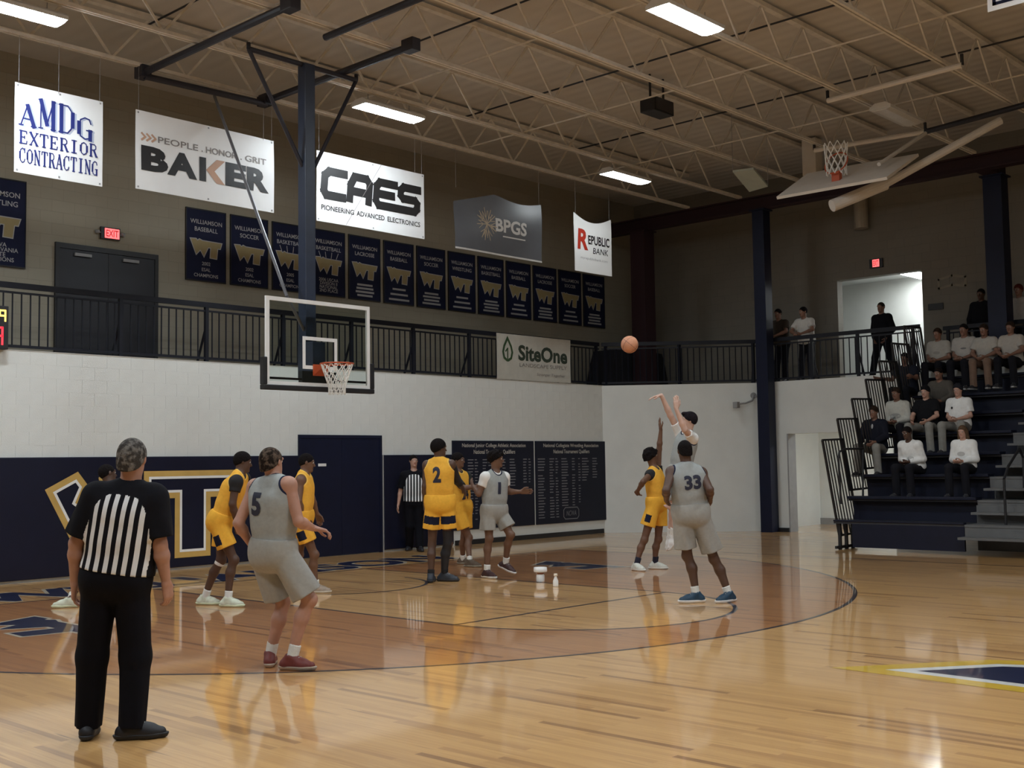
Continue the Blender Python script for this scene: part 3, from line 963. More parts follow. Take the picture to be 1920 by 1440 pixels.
# CAES
t, W, H, fn, wv = hung_banner('banner', 'bright white banner with bold black rounded CAES lettering', 12.1, 14.57, 5.79, 7.0, M_VINYL, .014, 9, wire=2.25)
fl = Flat()
def cg(pts, x, w=.15): fl.stroke([(x + p[0] * .5, .42 + p[1] * .52 + p[0] * 0) for p in pts], w)
sh = .09
def slant(pts): return [(p[0] + sh * p[1], p[1]) for p in pts]
cg(slant([(.95, .9), (.25, .9), (.08, .75), (.08, .25), (.2, .1), (.95, .1)]), .10)
cg(slant([(.05, .1), (.05, .6), (.2, .9), (.75, .9), (.9, .75), (.9, .1)]), .68)
cg(slant([(.1, .4), (.9, .4)]), .68)
cg(slant([(.95, .9), (.2, .9), (.07, .75), (.07, .25), (.2, .1), (.95, .1)]), 1.26)
cg(slant([(.1, .5), (.85, .5)]), 1.26)
cg(slant([(.95, .9), (.2, .9), (.07, .78), (.07, .6), (.2, .5), (.78, .5), (.9, .4), (.9, .22), (.78, .1), (.0, .1)]), 1.83)
fl.build('lettering', M_INK, t, fn)
for wtx, xa, xb in (('PIONEERING', .10, .80), ('ADVANCED', .86, 1.50), ('ELECTRONICS', 1.57, 2.36)):
    fl = Flat(); fl.text(wtx, xa, .205, xb, .295, bold=.014, sub=1); fl.build('tagline_word', M_INK, t, fn)
fl = Flat(); fl.stroke([(1.42, H - .01), (.62, .01)], .008); fl.build('cord', M_GREYINK, t, lambda u, v: fn(u, v, .012))
grommets(t, 12.1, 5.79, W, H, YB, wv)
# BPGS
M_DGREY = mat('dark_grey_vinyl', (.105, .108, .118), .38, noise=.08, scale=2)
t, W, H, fn, wv = hung_banner('banner', 'dark grey wrinkled banner with a branching emblem and BPGS lettering', 15.35, 17.83, 5.72, 6.93, M_DGREY, .06, 12, top=lambda a: .30 * max(0, 1 - a / .45) + .10 * math.sin(math.pi * min(1, max(0, (a - .45) / .55))))
M_SAND = mat('sand_ink', (.42, .33, .22), .5)
M_PALE = mat('pale_ink', (.60, .58, .55), .5)
fl = Flat()
r = random.Random(3)
for k in range(11):
    a = 2 * math.pi * k / 11 + r.uniform(-.2, .2)
    q = (.86 + math.cos(a) * .1, .58 + math.sin(a) * .12)
    e = (.86 + math.cos(a) * .27, .58 + math.sin(a) * .33)
    fl.stroke([(.86, .58), q, e], .018)
    for s in (-.5, .5):
        fl.stroke([q, (q[0] + math.cos(a + s) * .14, q[1] + math.sin(a + s) * .16)], .014)
fl.build('emblem', M_SAND, t, fn)
fl = Flat(); fl.text('BPGS', 1.10, .47, 1.98, .74, bold=.03, sub=2); fl.rect(1.3, .38, 1.95, .405); fl.build('lettering', M_PALE, t, fn)
fl = Flat(); band(fl, [(W * i / 18, .018) for i in range(19)], .035); fl.build('hem', M_PALE, t, lambda u, v: fn(u, v, .006))
# REPUBLIC BANK
t, W, H, fn, wv = hung_banner('banner', 'small white banner with a big red R at the right end of the row', 18.9, 20.15, 5.69, 6.95, M_VINYL, .02, 21, top=lambda a: .16 * math.sin(math.pi * a))
M_RED = mat('red_ink', (.45, .03, .012), .5)
fl = Flat(); fl.text('R', .10, .48, .46, .93, bold=.035, shear=.12, sub=2); fl.build('initial', M_RED, t, fn)
fl = Flat(); fl.text('EPUBLIC', .47, .62, 1.17, .82, bold=.025, sub=1); fl.build('lettering', M_INK, t, fn)
fl = Flat(); fl.text('BANK', .62, .43, 1.12, .56, bold=.005, shear=.1, sub=1); fl.build('second_line', M_INK, t, fn)
fl = Flat(); fl.text('myrepublicbank.com', .2, .265, 1.1, .335); fl.build('web_address', mat('grey_ink_light', (.42, .42, .43), .5), t, fn)

# SiteOne banner tied to the railing
x0, x1, z0, z1 = 17.66, 20.05, ZB + .01, 4.37
t = thing('banner', 'dim white banner with SiteOne lettering tied to the balcony railing', 'banner', ((x0 + x1) / 2, YW - .02, z0))
W, H = x1 - x0, z1 - z0
wv = wavefn(W, H, .012, 31)
yb = YW - .03
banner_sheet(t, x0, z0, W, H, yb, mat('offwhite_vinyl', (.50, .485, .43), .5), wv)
fn = lambda u, v: (x0 + u, yb + wv(u, v) - .005, z0 + v)
M_GREEN = mat('green_ink', (.035, .075, .03), .5)
fl = Flat()
dr = [(.33, .93), (.46, .72), (.50, .58), (.46, .44), (.36, .38), (.30, .38), (.20, .44), (.16, .58), (.20, .72)]
fl.ring(offset_poly(dr, -.055), .055)
fl.stroke([(.33, .42), (.33, .66), (.27, .60)], .035)
fl.build('drop_emblem', M_GREEN, t, fn)
fl = Flat(); fl.text('SiteOne', .66, .42, 2.28, .76, bold=.035, sub=1); fl.build('lettering', mat('dark_green_ink', (.03, .045, .03), .5), t, fn)
fl = Flat(); fl.text('LANDSCAPE SUPPLY', .70, .29, 2.26, .37); fl.build('second_line', M_GREYINK, t, fn)
fl = Flat(); fl.text('Stronger Together', 1.25, .10, 2.2, .18, shear=.2); fl.build('slogan', M_GREYINK, t, fn)

# championship banners on the upper wall
M_BNAVY = mat('navy_banner_cloth', (.008, .011, .038), .7, noise=.12, scale=4, spec=.25)
M_BGOLD = mat('gold_print', (.34, .27, .13), .6)
M_BWHITE = mat('white_print', (.40, .40, .41), .6)
def champ(x0, z0, W, H, label, lines_top, lines_bot, net=False):
    t = thing('championship_banner', label, 'banner', (x0 + W / 2, YU, z0), 'navy championship banners on the tan wall')
    MB().box((x0, YU - .03, z0), (x0 + W, YU - .002, z0 + H)).build('cloth', M_BNAVY, t)
    fr = MB()
    for a, b in (((x0 - .012, z0 - .02), (x0 + W + .012, z0)), ((x0 - .012, z0 + H), (x0 + W + .012, z0 + H + .02)), ((x0 - .012, z0), (x0, z0 + H)), ((x0 + W, z0), (x0 + W + .012, z0 + H))):
        fr.box((a[0], YU - .04, a[1]), (b[0], YU - .002, b[1]))
    fr.build('edging', M_BLACK, t)
    fn = lambda e: (lambda u, v: (x0 + u, YU - .03 - e, z0 + v))
    P = wt_poly(.085, H * .33, W - .17, H * .25)
    fl = Flat(); fl.poly(P); fl.build('monogram', M_BGOLD, t, fn(.003))
    fl = Flat(); fl.ring(P, .016); fl.build('monogram_outline', M_BWHITE, t, fn(.003))
    for i, s in enumerate(lines_top):
        fl = Flat()
        fl.textc(s, W / 2, H * (.80 - .105 * i), H * .062, W * .9, bold=.01)
        fl.build('title_line', M_BWHITE, t, fn(.0025))
    fl = Flat()
    n = len(lines_bot)
    for i, s in enumerate(lines_bot):
        y = H * (.215 - (.17 / max(n - 1, 1)) * i)
        if s[0] == '#':
            w = W * float(s[1:])
            fl.rect(W / 2 - w / 2, y, W / 2 + w / 2, y + H * .032)
        else:
            fl.textc(s, W / 2, y, H * .05, W * .8, bold=.01)
    tag(fl.build('small_print', M_BWHITE, t, fn(.0025)), kind='stuff')
    if net:
        fl = Flat()
        for k in range(4):
            xx = W * (.2 + .2 * k)
            fl.stroke([(xx, H * .67), (xx + .05 * (1.5 - k) / 1.5, H * .58)], .014)
        fl.build('net_print', M_BWHITE, t, fn(.002))
px0, px1 = on(348, 455, 1, YU)[0], on(1134, 560, 1, YU)[0]
pitch = (px1 - px0 + .06) / 13
sports = ['BASEBALL', 'SOCCER', 'BASKETBALL', 'BASKETBALL', 'LACROSSE', 'BASEBALL', 'SOCCER', 'WRESTLING', 'BASKETBALL', 'BASEBALL', 'LACROSSE', 'SOCCER', 'BASEBALL']
bots = [['2002', 'ESAL', 'CHAMPIONS'], ['2002', 'ESAL', 'CHAMPIONS'], ['2005', 'ESAL', 'CHAMPIONS'], ['2006 USCAA', 'DIVISION II', 'NATIONAL', '2ND PLACE'], ['#.5', '#.55', '#.6', '#.5']]
wd = ['first', 'second', 'third', 'fourth', 'fifth', 'sixth', 'seventh', 'eighth', 'ninth', 'tenth', 'eleventh', 'twelfth', 'thirteenth']
for i in range(13):
    champ(px0 + i * pitch, 5.12, pitch - .125, 1.32, 'navy championship banner with gold monogram, %s from the balcony door' % wd[i], ['WILLIAMSON', sports[i]],
          bots[i] if i < 5 else ['#.45', '#.6', '#.7'] if i % 2 else ['#.5', '#.62', '#.55', '#.66'], net=i in (2, 3))
xr = on(46, 400, 1, YU)[0]
champ(xr - .92, 4.98, .92, 1.42, 'navy championship banner cut off by the left edge of the picture', ['WILLIAMSON', 'WRESTLING'], ['NCWA', 'PENNSYLVANIA', 'STATE', 'CHAMPIONS'])

# corner of a banner in the top right
bx = 14.0
p = on(1852, 23, 0, bx)
t = thing('banner', 'corner of a white banner with navy border in the top right', 'banner', p)
MB().box((bx, p[1] - 1.6, p[2]), (bx + .006, p[1], p[2] + .75)).build('sheet', M_VINYL, t)
for e in ((.06, .10), (.17, .19)):
    fl = Flat()
    a, b = e
    for r_ in ((a, a, 1.6 - a, b), (a, a, b, .75)):
        fl.rect(*r_)
    fl.build('border', M_FNAVY if False else M_NAVY, t, lambda u, v: (bx - .003, p[1] - u, p[2] + v))
for u in (.05, 1.5):
    MB().tube((bx, p[1] - u, p[2] + .74), (bx, p[1] - u, 8.5), .004, 5).build('wire', M_GREY, t)

# scoreboard clipped by the left edge
xr = 7.34
t = thing('shot_clock', 'lit shot clock at the left edge of the balcony wall', 'scoreboard', (xr - .35, YW - .12, ZB + .02))
MB().box((xr - .75, YW - .13, ZB - .01), (xr, YW - .01, ZB + .62)).build('case', M_BLACK, t, bevel=.01)
def seg(cx, cz, w, h, on_, tk):
    g = Flat()
    S = {'a': [(cx, cz + h), (cx + w, cz + h)], 'b': [(cx + w, cz + h / 2), (cx + w, cz + h)], 'c': [(cx + w, cz), (cx + w, cz + h / 2)], 'd': [(cx, cz), (cx + w, cz)], 'e': [(cx, cz), (cx, cz + h / 2)], 'f': [(cx, cz + h / 2), (cx, cz + h)], 'g': [(cx, cz + h / 2), (cx + w, cz + h / 2)]}
    for k in on_:
        g.stroke(S[k], tk)
    return g
fnS = lambda u, v: (xr + u, YW - .133, ZB + v)
seg(-.13, .40, .08, .15, 'abcfg', .025).build('digit', mat('amber_led', (.9, .6, .1), .4, emit=(1, .58, .08), estr=3), t, fnS)
seg(-.20, .06, .11, .24, 'bcafg', .03).build('digit', mat('red_led', (.8, .05, .05), .4, emit=(1, .02, .04), estr=1.6), t, fnS)

# ------------------------------------------------------------------ the hoop
M_MAST = mat('navy_mast_paint', (.022, .032, .06), .4, noise=.1)
M_PIPE = mat('dark_pipe_paint', (.016, .016, .026), .45, noise=.1)
hp = thing('basketball_hoop', 'glass backboard hoop hung on a navy mast from the roof', 'basketball hoop', (HX, BY, 2.74))
ym = BY + .38
xm = on(575, 300, 1, ym)[0]
zt = on(575, 122, 1, ym)[2]
MB().box((xm - .09, ym - .09, 3.35), (xm + .09, ym + .09, zt)).build('mast', M_MAST, hp, bevel=.01)
a = on(466, 92, 1, ym); b = on(668, 150, 1, ym)
zc = (a[2] + b[2]) / 2
a[2] = b[2] = zc
MB().tube(a, b, .038, 10).build('cross_pipe', M_PIPE, hp)
zp = 7.58
def onz(x, y, z=zp): return on(x, y, 2, z)
A0, A1 = onz(268, 137), onz(558, 14); A1[0] = A0[0]
C0, C1 = onz(497, 190), onz(762, 84); C1[0] = C0[0]
for q0, q1 in ((A0, A1), (C0, C1)):
    MB().tube(q0, q1, .055, 10).build('ceiling_pipe', M_PIPE, hp)
    for q in (q0, q1):
        MB().box(q - np.array([.08, .12, .08]), q + np.array([.08, .12, .1])).build('pipe_clamp', M_PIPE, hp, bevel=.01)
        MB().bar(q + np.array([0, 0, .05]), (q[0], q[1], 7.7), .05).build('clamp_strap', M_PIPE, hp)
B0, B1 = onz(610, 70), onz(850, -18); B1[0] = B0[0]
MB().tube(B0, B1, .05, 10).build('ceiling_pipe', M_PIPE, hp)
MB().tube((A0[0], A0[1] - .05, zp - .06), (C0[0], C0[1] - .05, zp - .06), .05, 10).build('ceiling_pipe', M_PIPE, hp)
for e in (a, b):
    MB().tube(e, (e[0], e[1], zp), .03, 8).build('hanger', M_PIPE, hp)
e1 = on(567, 312, 1, ym); e2 = on(590, 312, 1, ym)
MB().tube(a, e1, .03, 8).build('brace', M_PIPE, hp)
MB().tube(b, e2, .03, 8).build('brace', M_PIPE, hp)
r0 = onz(402, 180); r1 = on(538, 556, 1, BY + .2)
M_BRACE = mat('brace_steel', (.13, .13, .14), .4)
MB().tube(r0, r1, .024, 8).build('long_brace', M_BRACE, hp)
MB().tube(r1, (xm, ym, 3.5), .024, 8).build('lower_brace', M_BRACE, hp)
# backboard
zb, zt2, hw = 2.743, 3.963, .914
gl = mat('backboard_glass', (.78, .85, .83), .04, trans=1.0, noise=.0)
glb = gl.node_tree.nodes['Principled BSDF']
glb.inputs['IOR'].default_value = 1.02
glb.inputs['Specular IOR Level'].default_value = .6
MB().box((HX - hw + .01, BY, zb + .01), (HX + hw - .01, BY + .012, zt2 - .01)).build('glass', gl, hp)
fr = MB()
bwid = .055
for x_0, x_1, z_0, z_1 in ((HX - hw, HX + hw, zt2 - bwid, zt2), (HX - hw, HX + hw, zb, zb + bwid), (HX - hw, HX - hw + bwid, zb + bwid, zt2 - bwid), (HX + hw - bwid, HX + hw, zb + bwid, zt2 - bwid)):
    fr.box((x_0, BY - .004, z_0), (x_1, BY + .03, z_1))
fr.build('white_border', M_WHITE, hp)
fr = MB()
x_0, x_1, z_0, z_1, w_ = HX - .305, HX + .305, 2.99, 3.447, .05
fr.box((x_0, BY - .005, z_0), (x_1, BY - .001, z_0 + w_)).box((x_0, BY - .005, z_1 - w_), (x_1, BY - .001, z_1)).box((x_0, BY - .005, z_0 + w_), (x_0 + w_, BY - .001, z_1 - w_)).box((x_1 - w_, BY - .005, z_0 + w_), (x_1, BY - .001, z_1 - w_))
fr.build('target_square', M_WHITE, hp)
fr = MB()
for x_0, x_1, z_0, z_1 in ((HX - hw - .06, HX + hw + .06, zb - .065, zb + .004), (HX - hw - .06, HX - hw + .002, zb + .004, zb + .38), (HX + hw - .002, HX + hw + .06, zb + .004, zb + .38)):
    fr.box((x_0, BY - .035, z_0), (x_1, BY + .06, z_1))
fr.build('edge_padding', M_BLACK, hp, bevel=.012)
MB().box((HX - hw + .06, BY + .02, zb + .085), (HX + hw - .06, BY + .05, zb + .115)).box((HX - .3, BY + .013, zb + .05), (HX + .3, BY + .10, zb + .22)).build('back_frame', M_BLACK, hp)
MB().box((xm - .11, BY + .10, zb + .12), (xm + .11, ym + .08, 3.40)).build('mast_bracket', M_MAST, hp, bevel=.01)
# rim and net
rim = MB()
rc = np.array([HX, BY - .38, 3.048])
n = 36
for i in range(n):
    t0, t1 = 2 * math.pi * i / n, 2 * math.pi * (i + 1) / n
    rim.tube(rc + np.array([math.cos(t0), math.sin(t0), 0]) * .229, rc + np.array([math.cos(t1), math.sin(t1), 0]) * .229, .011, 7)
rimo = rim.build('rim', M_ORANGE, hp)
mt_ = MB()
mt_.box((HX - .13, BY - .02, 2.90), (HX + .13, BY - .005, 3.06)).add([(HX - .12, BY - .02, 3.055), (HX + .12, BY - .02, 3.055), (HX + .06, BY - .16, 3.05), (HX - .06, BY - .16, 3.05), (HX - .12, BY - .02, 2.91), (HX + .12, BY - .02, 2.91), (HX + .06, BY - .15, 3.02), (HX - .06, BY - .15, 3.02)],
    [(0, 1, 2, 3), (7, 6, 5, 4), (0, 3, 7, 4), (1, 5, 6, 2), (3, 2, 6, 7), (0, 4, 5, 1)])
mt_.build('rim_bracket', M_ORANGE, rimo)
def make_net(c, r0, r1, drop, parent, k=12, rows=5, r=.0065):
    nm = MB()
    prev = None
    for j in range(rows + 1):
        f_ = j / rows
        rr = r0 + (r1 - r0) * min(1, f_ * 1.35)
        z = c[2] - drop * f_
        cur = [np.array([c[0] + rr * math.cos(2 * math.pi * (i + .5 * (j % 2)) / k), c[1] + rr * math.sin(2 * math.pi * (i + .5 * (j % 2)) / k), z]) for i in range(k)]
        if prev is not None:
            for i in range(k):
                nm.tube(prev[i], cur[i], r, 5)
                nm.tube(prev[i], cur[(i - 1) % k] if j % 2 else cur[(i + 1) % k], r, 5)
        prev = cur
    return nm.build('net', M_NET, parent)
make_net(rc, .225, .115, .43, hp)

# ------------------------------------------------------------------ folded side hoop in the upper right
zs_ = 6.12
qa = on(1457, 374, 2, zs_); qb = on(1664, 337, 2, zs_)
qc = on(1723, 293, 1, qb[1]); qd = on(1515, 330, 1, qa[1])
sh_ = thing('folded_hoop', 'white side hoop folded up under the roof above the bleachers', 'basketball hoop', (qa + qc) / 2)
M_CREAMB = mat('cream_board', (.62, .58, .52), .5, noise=.04)
edge = [qa, qa * .55 + qb * .45, qb, qc, qc * .55 + qd * .45 + (qa - qd) * -.02, qd]
nrm = np.cross(qb - qa, qd - qa); nrm /= np.linalg.norm(nrm)
if nrm[2] < 0: nrm = -nrm
vs = [p_ for p_ in edge] + [p_ + nrm * .05 for p_ in edge]
k = len(edge)
MB().add(vs, [tuple(range(k)), tuple(range(2 * k - 1, k - 1, -1))] + [(i, k + i, k + (i + 1) % k, (i + 1) % k) for i in range(k)]).build('board', M_CREAMB, sh_)
ctr = on(1569, 336, 2, zs_ + .25)
rr_ = MB()
ux = (qb - qa) / np.linalg.norm(qb - qa)
for i in range(24):
    t0, t1 = 2 * math.pi * i / 24, 2 * math.pi * (i + 1) / 24
    f1 = lambda t_: ctr + np.array([0, 0, .28]) + ux * .2 * math.cos(t_) + np.array([.12, 0, .2]) * math.sin(t_)
    rr_.tube(f1(t0), f1(t1), .011, 6)
rr_.build('rim', M_ORANGE, sh_)
MB().box(ctr - np.array([.05, .07, .12]), ctr + np.array([.05, .07, .12])).build('rim_bracket', M_ORANGE, sh_)
make_net(ctr + np.array([0, 0, .62]), .20, .17, .55, sh_, 10, 5, .007)
p0 = on(1560, 386, 2, 5.9); p1 = on(1660, 345, 2, 6.3); p2 = on(1876, 226, 2, 7.35)
MB().tube(p0, p1, .105, 16).build('main_pipe', M_CREAMB, sh_)
MB().tube(p1, p2, .07, 12).build('main_pipe', M_CREAMB, sh_)
MB().tube(on(1648, 308, 2, 6.5), on(1735, 250, 2, 7.3), .035, 8).build('arm', M_CREAMB, sh_)
for (x_a, y_a, x_b, y_b) in ((1552, 189, 1804, 122), (1527, 282, 1735, 247)):
    u0, u1 = on(x_a, y_a, 2, 7.55), on(x_b, y_b, 2, 7.55)
    MB().tube(u0, u1, .045, 10).build('ceiling_pipe', M_CREAMB, sh_)
    for q in (u0, u1):
        MB().bar(q, (q[0], q[1], 7.72), .04).build('strap', M_BLACK, sh_)
u0, u1 = on(1735, 247, 2, 7.55), on(1930, 194, 2, 7.55)
MB().tube(u0, u1, .05, 10).build('ceiling_pipe', M_PIPE, sh_)

# other fittings high in the right corner
q = on(1523, 300, 0, 22.6)
t = thing('air_duct', 'pale vertical duct box behind the folded side hoop', 'duct', (22.6, q[1], 6.4))
zd0, zd1 = on(1523, 330, 0, 22.6)[2], on(1523, 262, 0, 22.6)[2]
MB().box((22.45, q[1] - .16, zd0), (22.75, q[1] + .16, zd1)).build('casing', M_CREAMB, t, bevel=.01)
for s in (-.1, .1):
    MB().bar((22.6, q[1] + s, zd1), (22.6, q[1] + s, 8.55), .02).build('strap', M_GREY, t)
q = on(1614, 395, 0, 24.6)
t = thing('drain_pipe', 'pale thick vertical pipe below the folded side hoop', 'pipe', (25.1, q[1], 6.4))
q = on(1614, 395, 0, 25.1)
MB().tube((25.1, q[1], q[2] - .42), (25.1, q[1], q[2] + .9), .16, 16).build('pipe', mat('tan_pipe_paint', (.34, .30, .235), .6), t)
q0, q1, q2, q3 = on(1374, 323, 2, 7.3), on(1413, 318, 2, 7.3), on(1440, 350, 2, 7.1), on(1405, 360, 2, 7.1)
t = thing('hanging_panel', 'pale greenish panel hanging under the joists left of the folded hoop', 'panel', (q0 + q2) / 2)
vs = [q0, q1, q2, q3] + [p_ + np.array([0, 0, .04]) for p_ in (q0, q1, q2, q3)]
MB().add(vs, [(0, 1, 2, 3), (7, 6, 5, 4), (0, 4, 5, 1), (1, 5, 6, 2), (2, 6, 7, 3), (3, 7, 4, 0)]).build('sheet', mat('pale_green_panel', (.42, .47, .42), .6), t)
for p_ in (q0, q2):
    MB().tube(p_ + np.array([0, 0, .04]), (p_[0], p_[1], 8.55), .006, 5).build('wire', M_GREY, t)
q = on(1232, 205, 2, 7.95)
t = thing('loudspeaker', 'black loudspeaker cluster among the joists above the small red lettered banner', 'speaker', q)
MB().box(q - np.array([.30, .16, .10]), q + np.array([.30, .16, .16])).build('cabinet', M_BLACK, t, bevel=.02)
MB().box(q + np.array([-.26, -.172, -.07]), q + np.array([.26, -.161, .13])).build('grille', mat('speaker_grille', (.03, .03, .035), .7), t)
for s in (-.2, .2):
    MB().bar(q + np.array([s, 0, .16]), (q[0] + s, q[1], 8.55), .03).build('bracket', M_BLACK, t)
# wall lamp on the slanted wall
ang = np.array([CA1[0] - CA0[0], CA1[1] - CA0[1], 0]); ang /= np.linalg.norm(ang)
nn = np.array([ang[1], -ang[0], 0])
if nn @ (CAM - np.array([*CA1, 0])) < 0: nn = -nn
w0 = np.array([*CA1, 0]) - ang * .12 + nn * .0
zl = 2.98
t = thing('wall_bracket', 'small grey curved bracket on the white corner wall left of the navy column', 'bracket', w0 + np.array([0, 0, zl]))
pp = [w0 + nn * .02 + np.array([0, 0, zl + .12]), w0 + nn * .1 - ang * .04 + np.array([0, 0, zl]), w0 + nn * .18 - ang * .2 + np.array([0, 0, zl - .06]), w0 + nn * .2 - ang * .42 + np.array([0, 0, zl - .08])]
MB().path(pp, .022, 8).build('arm', M_GREY, t)
MB().box(pp[-1] - np.array([.06, .06, .09]), pp[-1] + np.array([.06, .06, .05])).build('head', M_GREY, t, bevel=.01)
MB().tube(pp[0] - nn * .02, pp[0] + nn * .01, .07, 12).build('base_plate', M_GREY, t)

# ------------------------------------------------------------------ bleachers
BX0, BRUN, BZ0, BRISE, NR = 19.3, .585, .505, .385, 8
BY0, BY1 = 7.85, 10.2
M_BNCH = mat('navy_bench_plastic', (.006, .008, .022), .5, noise=.1, spec=.3)
M_DECKB = mat('dark_bleacher_deck', (.03, .03, .036), .6, noise=.12)
M_STEP = mat('grey_aisle_step', (.12, .12, .118), .6, noise=.08)
bl = thing('bleachers', 'dark navy bleacher rows rising to the balcony at the right', 'bleachers', (21.5, 9, 0))
kick = MB().box((BX0, BY0 + .0, .06), (BX0 + .05, BY1 - .35, BZ0 - .035)).build('front_panel', M_BNCH, bl)
MB().box((BX0 + .55, 4.0, .05), (BX0 + .6, BY0, BZ0 + .3)).build('aisle_front', M_STEP, bl)
for i in range(NR):
    x = BX0 + BRUN * i
    z = BZ0 + BRISE * i
    MB().box((x, BY0, z - .035), (x + BRUN + .22, BY1, z)).build('deck', M_DECKB, bl)
    if i > 0:
        MB().box((x - .06, BY0, z + .0), (x + .22, BY1, z + .05)).build('bench', M_BNCH, bl, bevel=.008)
        xr_ = min(x + .19, 23.44)
        MB().box((xr_, BY0, z - BRISE), (xr_ + .03, BY1, z - .036)).build('riser', M_BNCH, bl)
    else:
        MB().box((x - .02, BY0, z + .001), (x + .10, BY1, z + .03)).build('nosing', M_BNCH, bl, bevel=.006)
    # section beyond the aisle
    MB().box((x, 4.0, z - .035), (x + BRUN + .22, BY0 - 1.2, z)).build('deck', M_DECKB, bl)
    if i > 0:
        MB().box((x - .06, 4.0, z + .0), (x + .22, BY0 - 1.2, z + .05)).build('bench', M_BNCH, bl, bevel=.008)
        MB().box((xr_, 4.0, z - BRISE), (xr_ + .03, BY0 - 1.2, z - .036)).build('riser', M_BNCH, bl)
        MB().box((xr_, BY0 - 1.19, z - BRISE), (xr_ + .03, BY0 - .005, z - BRISE / 2 - .041)).build('aisle_riser', M_STEP, bl)
    # aisle treads: one on the deck, one half step
    MB().box((x, BY0 - 1.19, z - .04), (x + BRUN + .2, BY0 - .005, z + .0)).build('aisle_tread', M_STEP, bl)
    MB().box((x - .30, BY0 - 1.19, z - BRISE / 2 - .04), (x + .02, BY0 - .005, z - BRISE / 2)).build('half_step', M_STEP, bl)
    MB().box((x + .01, BY0 - 1.19, z - BRISE / 2 - .0), (x + .03, BY0 - .005, z - .041)).build('aisle_riser', M_STEP, bl)
# aisle handrail
hr = MB()
hy = on(1900, 960, 0, 19.9)[1]
hr.path([(19.55, hy, .5), (19.55, hy, 1.25), (19.75, hy, 1.45), (20.3, hy, 1.75), (20.45, hy, 1.6), (20.45, hy, .9)], .022, 8)
hr.build('aisle_handrail', M_BLACK, bl)
# guard rails at the end of each row, leaning towards the court
slx = .53 / 1.78
for i in range(7):
    xt, zt_ = 19.04 + .585 * i, 1.96 + .385 * i
    hgt = 1.72 if i == 0 else 1.30
    wdt = .76
    g = MB()
    top0, top1 = np.array([xt, BY1 + .03, zt_]), np.array([xt + wdt, BY1 + .03, zt_ + .02])
    dn = np.array([slx, 0, -1.0])
    g.bar(top0, top1, .035).bar(top0 + dn * hgt, top1 + dn * hgt, .035).bar(top0, top0 + dn * hgt, .035).bar(top1, top1 + dn * hgt, .035)
    go = g.build('guard_rail', M_BLACK, bl)
    for k in range(1, 7):
        s = top0 + (top1 - top0) * k / 7
        MB().bar(s, s + dn * hgt, .017).build('bar', M_BLACK, go)
# supports under the first row
for x in (BX0 + .12, BX0 + .36, BX0 + .6):
    MB().bar((x, BY1 - .05, .0), (x, BY1 - .05, BZ0 - .04), .05).build('support_leg', M_BLACK, bl)
MB().box((BX0 - .02, BY1 - .06, .02), (BX0 + .75, BY1 - .02, .07)).build('wheel_channel', M_BLACK, bl)
g = MB()
q = [on(1572, 860, 1, 10.0), on(1574, 847, 1, 10.0), on(1584, 842, 1, 10.0), on(1618, 841, 1, 10.0), on(1618, 930, 1, 10.0)]
g.path([on(1577, 945, 1, 10.0)] + q, .02, 8).build('grab_rail', M_BLACK, bl)

# ------------------------------------------------------------------ ball, cup, bottle
c = atdepth(1180.5, 646, 16.3)
bm = bmesh.new()
bmesh.ops.create_uvsphere(bm, u_segments=32, v_segments=20, radius=.121)
for f_ in bm.faces: f_.smooth = True
me = bpy.data.meshes.new('leather')
bm.to_mesh(me); bm.free()
me.materials.append(mat('orange_leather', (.60, .27, .15), .55, noise=.08, scale=30, bump=.3, bscale=300))
ball = thing('basketball', 'orange basketball in flight towards the hoop', 'ball', c)
o = link_mesh(me, 'leather', ball)
sm = MB()
for ax in range(3):
    R_ = Matrix.Rotation(.6, 3, 'X') @ Matrix.Rotation(.4, 3, 'Y')
    for i in range(40):
        def pt(t_):
            v = [0, 0, 0]
            v[(ax + 1) % 3] = math.cos(t_); v[(ax + 2) % 3] = math.sin(t_)
            return np.array(R_ @ Vector(v)) * .1205 + c
        sm.tube(pt(2 * math.pi * i / 40), pt(2 * math.pi * (i + 1) / 40), .0022, 5, cap=False)
sm.build('seam', M_INK, ball)
p = onfloor(1013.5, 1091)
t = thing('white_jar', 'small white jar with a wide lid standing on the court', 'jar', p)
s_ = .9
MB().lathe((p[0], p[1], 0), [(.0, .001), (.052, .001), (.056, .01), (.056, .09), (.045, .105)], 20).build('body', M_WHITE, t)
MB().lathe((p[0], p[1], 0), [(.045, .105), (.048, .125), (.05, .135)], 20).build('neck', mat('brown_band', (.30, .14, .09), .6), t)
MB().lathe((p[0], p[1], 0), [(.0, .135), (.088, .135), (.094, .15), (.09, .20), (.0, .205)], 20).build('lid', M_WHITE, t)
p = onfloor(1042, 1100)
t = thing('white_bottle', 'small slim white bottle standing on the court right of the jar', 'bottle', p)
MB().lathe((p[0], p[1], 0), [(.0, .001), (.034, .001), (.036, .01), (.036, .075), (.018, .12), (.017, .14)], 18).build('body', M_WHITE, t)
MB().lathe((p[0], p[1], 0), [(.024, .14), (.027, .145), (.024, .17), (.0, .172)], 18).build('cap', mat('cream_cap', (.7, .62, .5), .5), t)
# ================================================================== PEOPLE
def nrmz(v):
    v = np.asarray(v, float)
    n = np.linalg.norm(v)
    return v / n if n > 1e-9 else v
def lerp(a, b, t):
    return np.asarray(a, float) * (1 - t) + np.asarray(b, float) * t

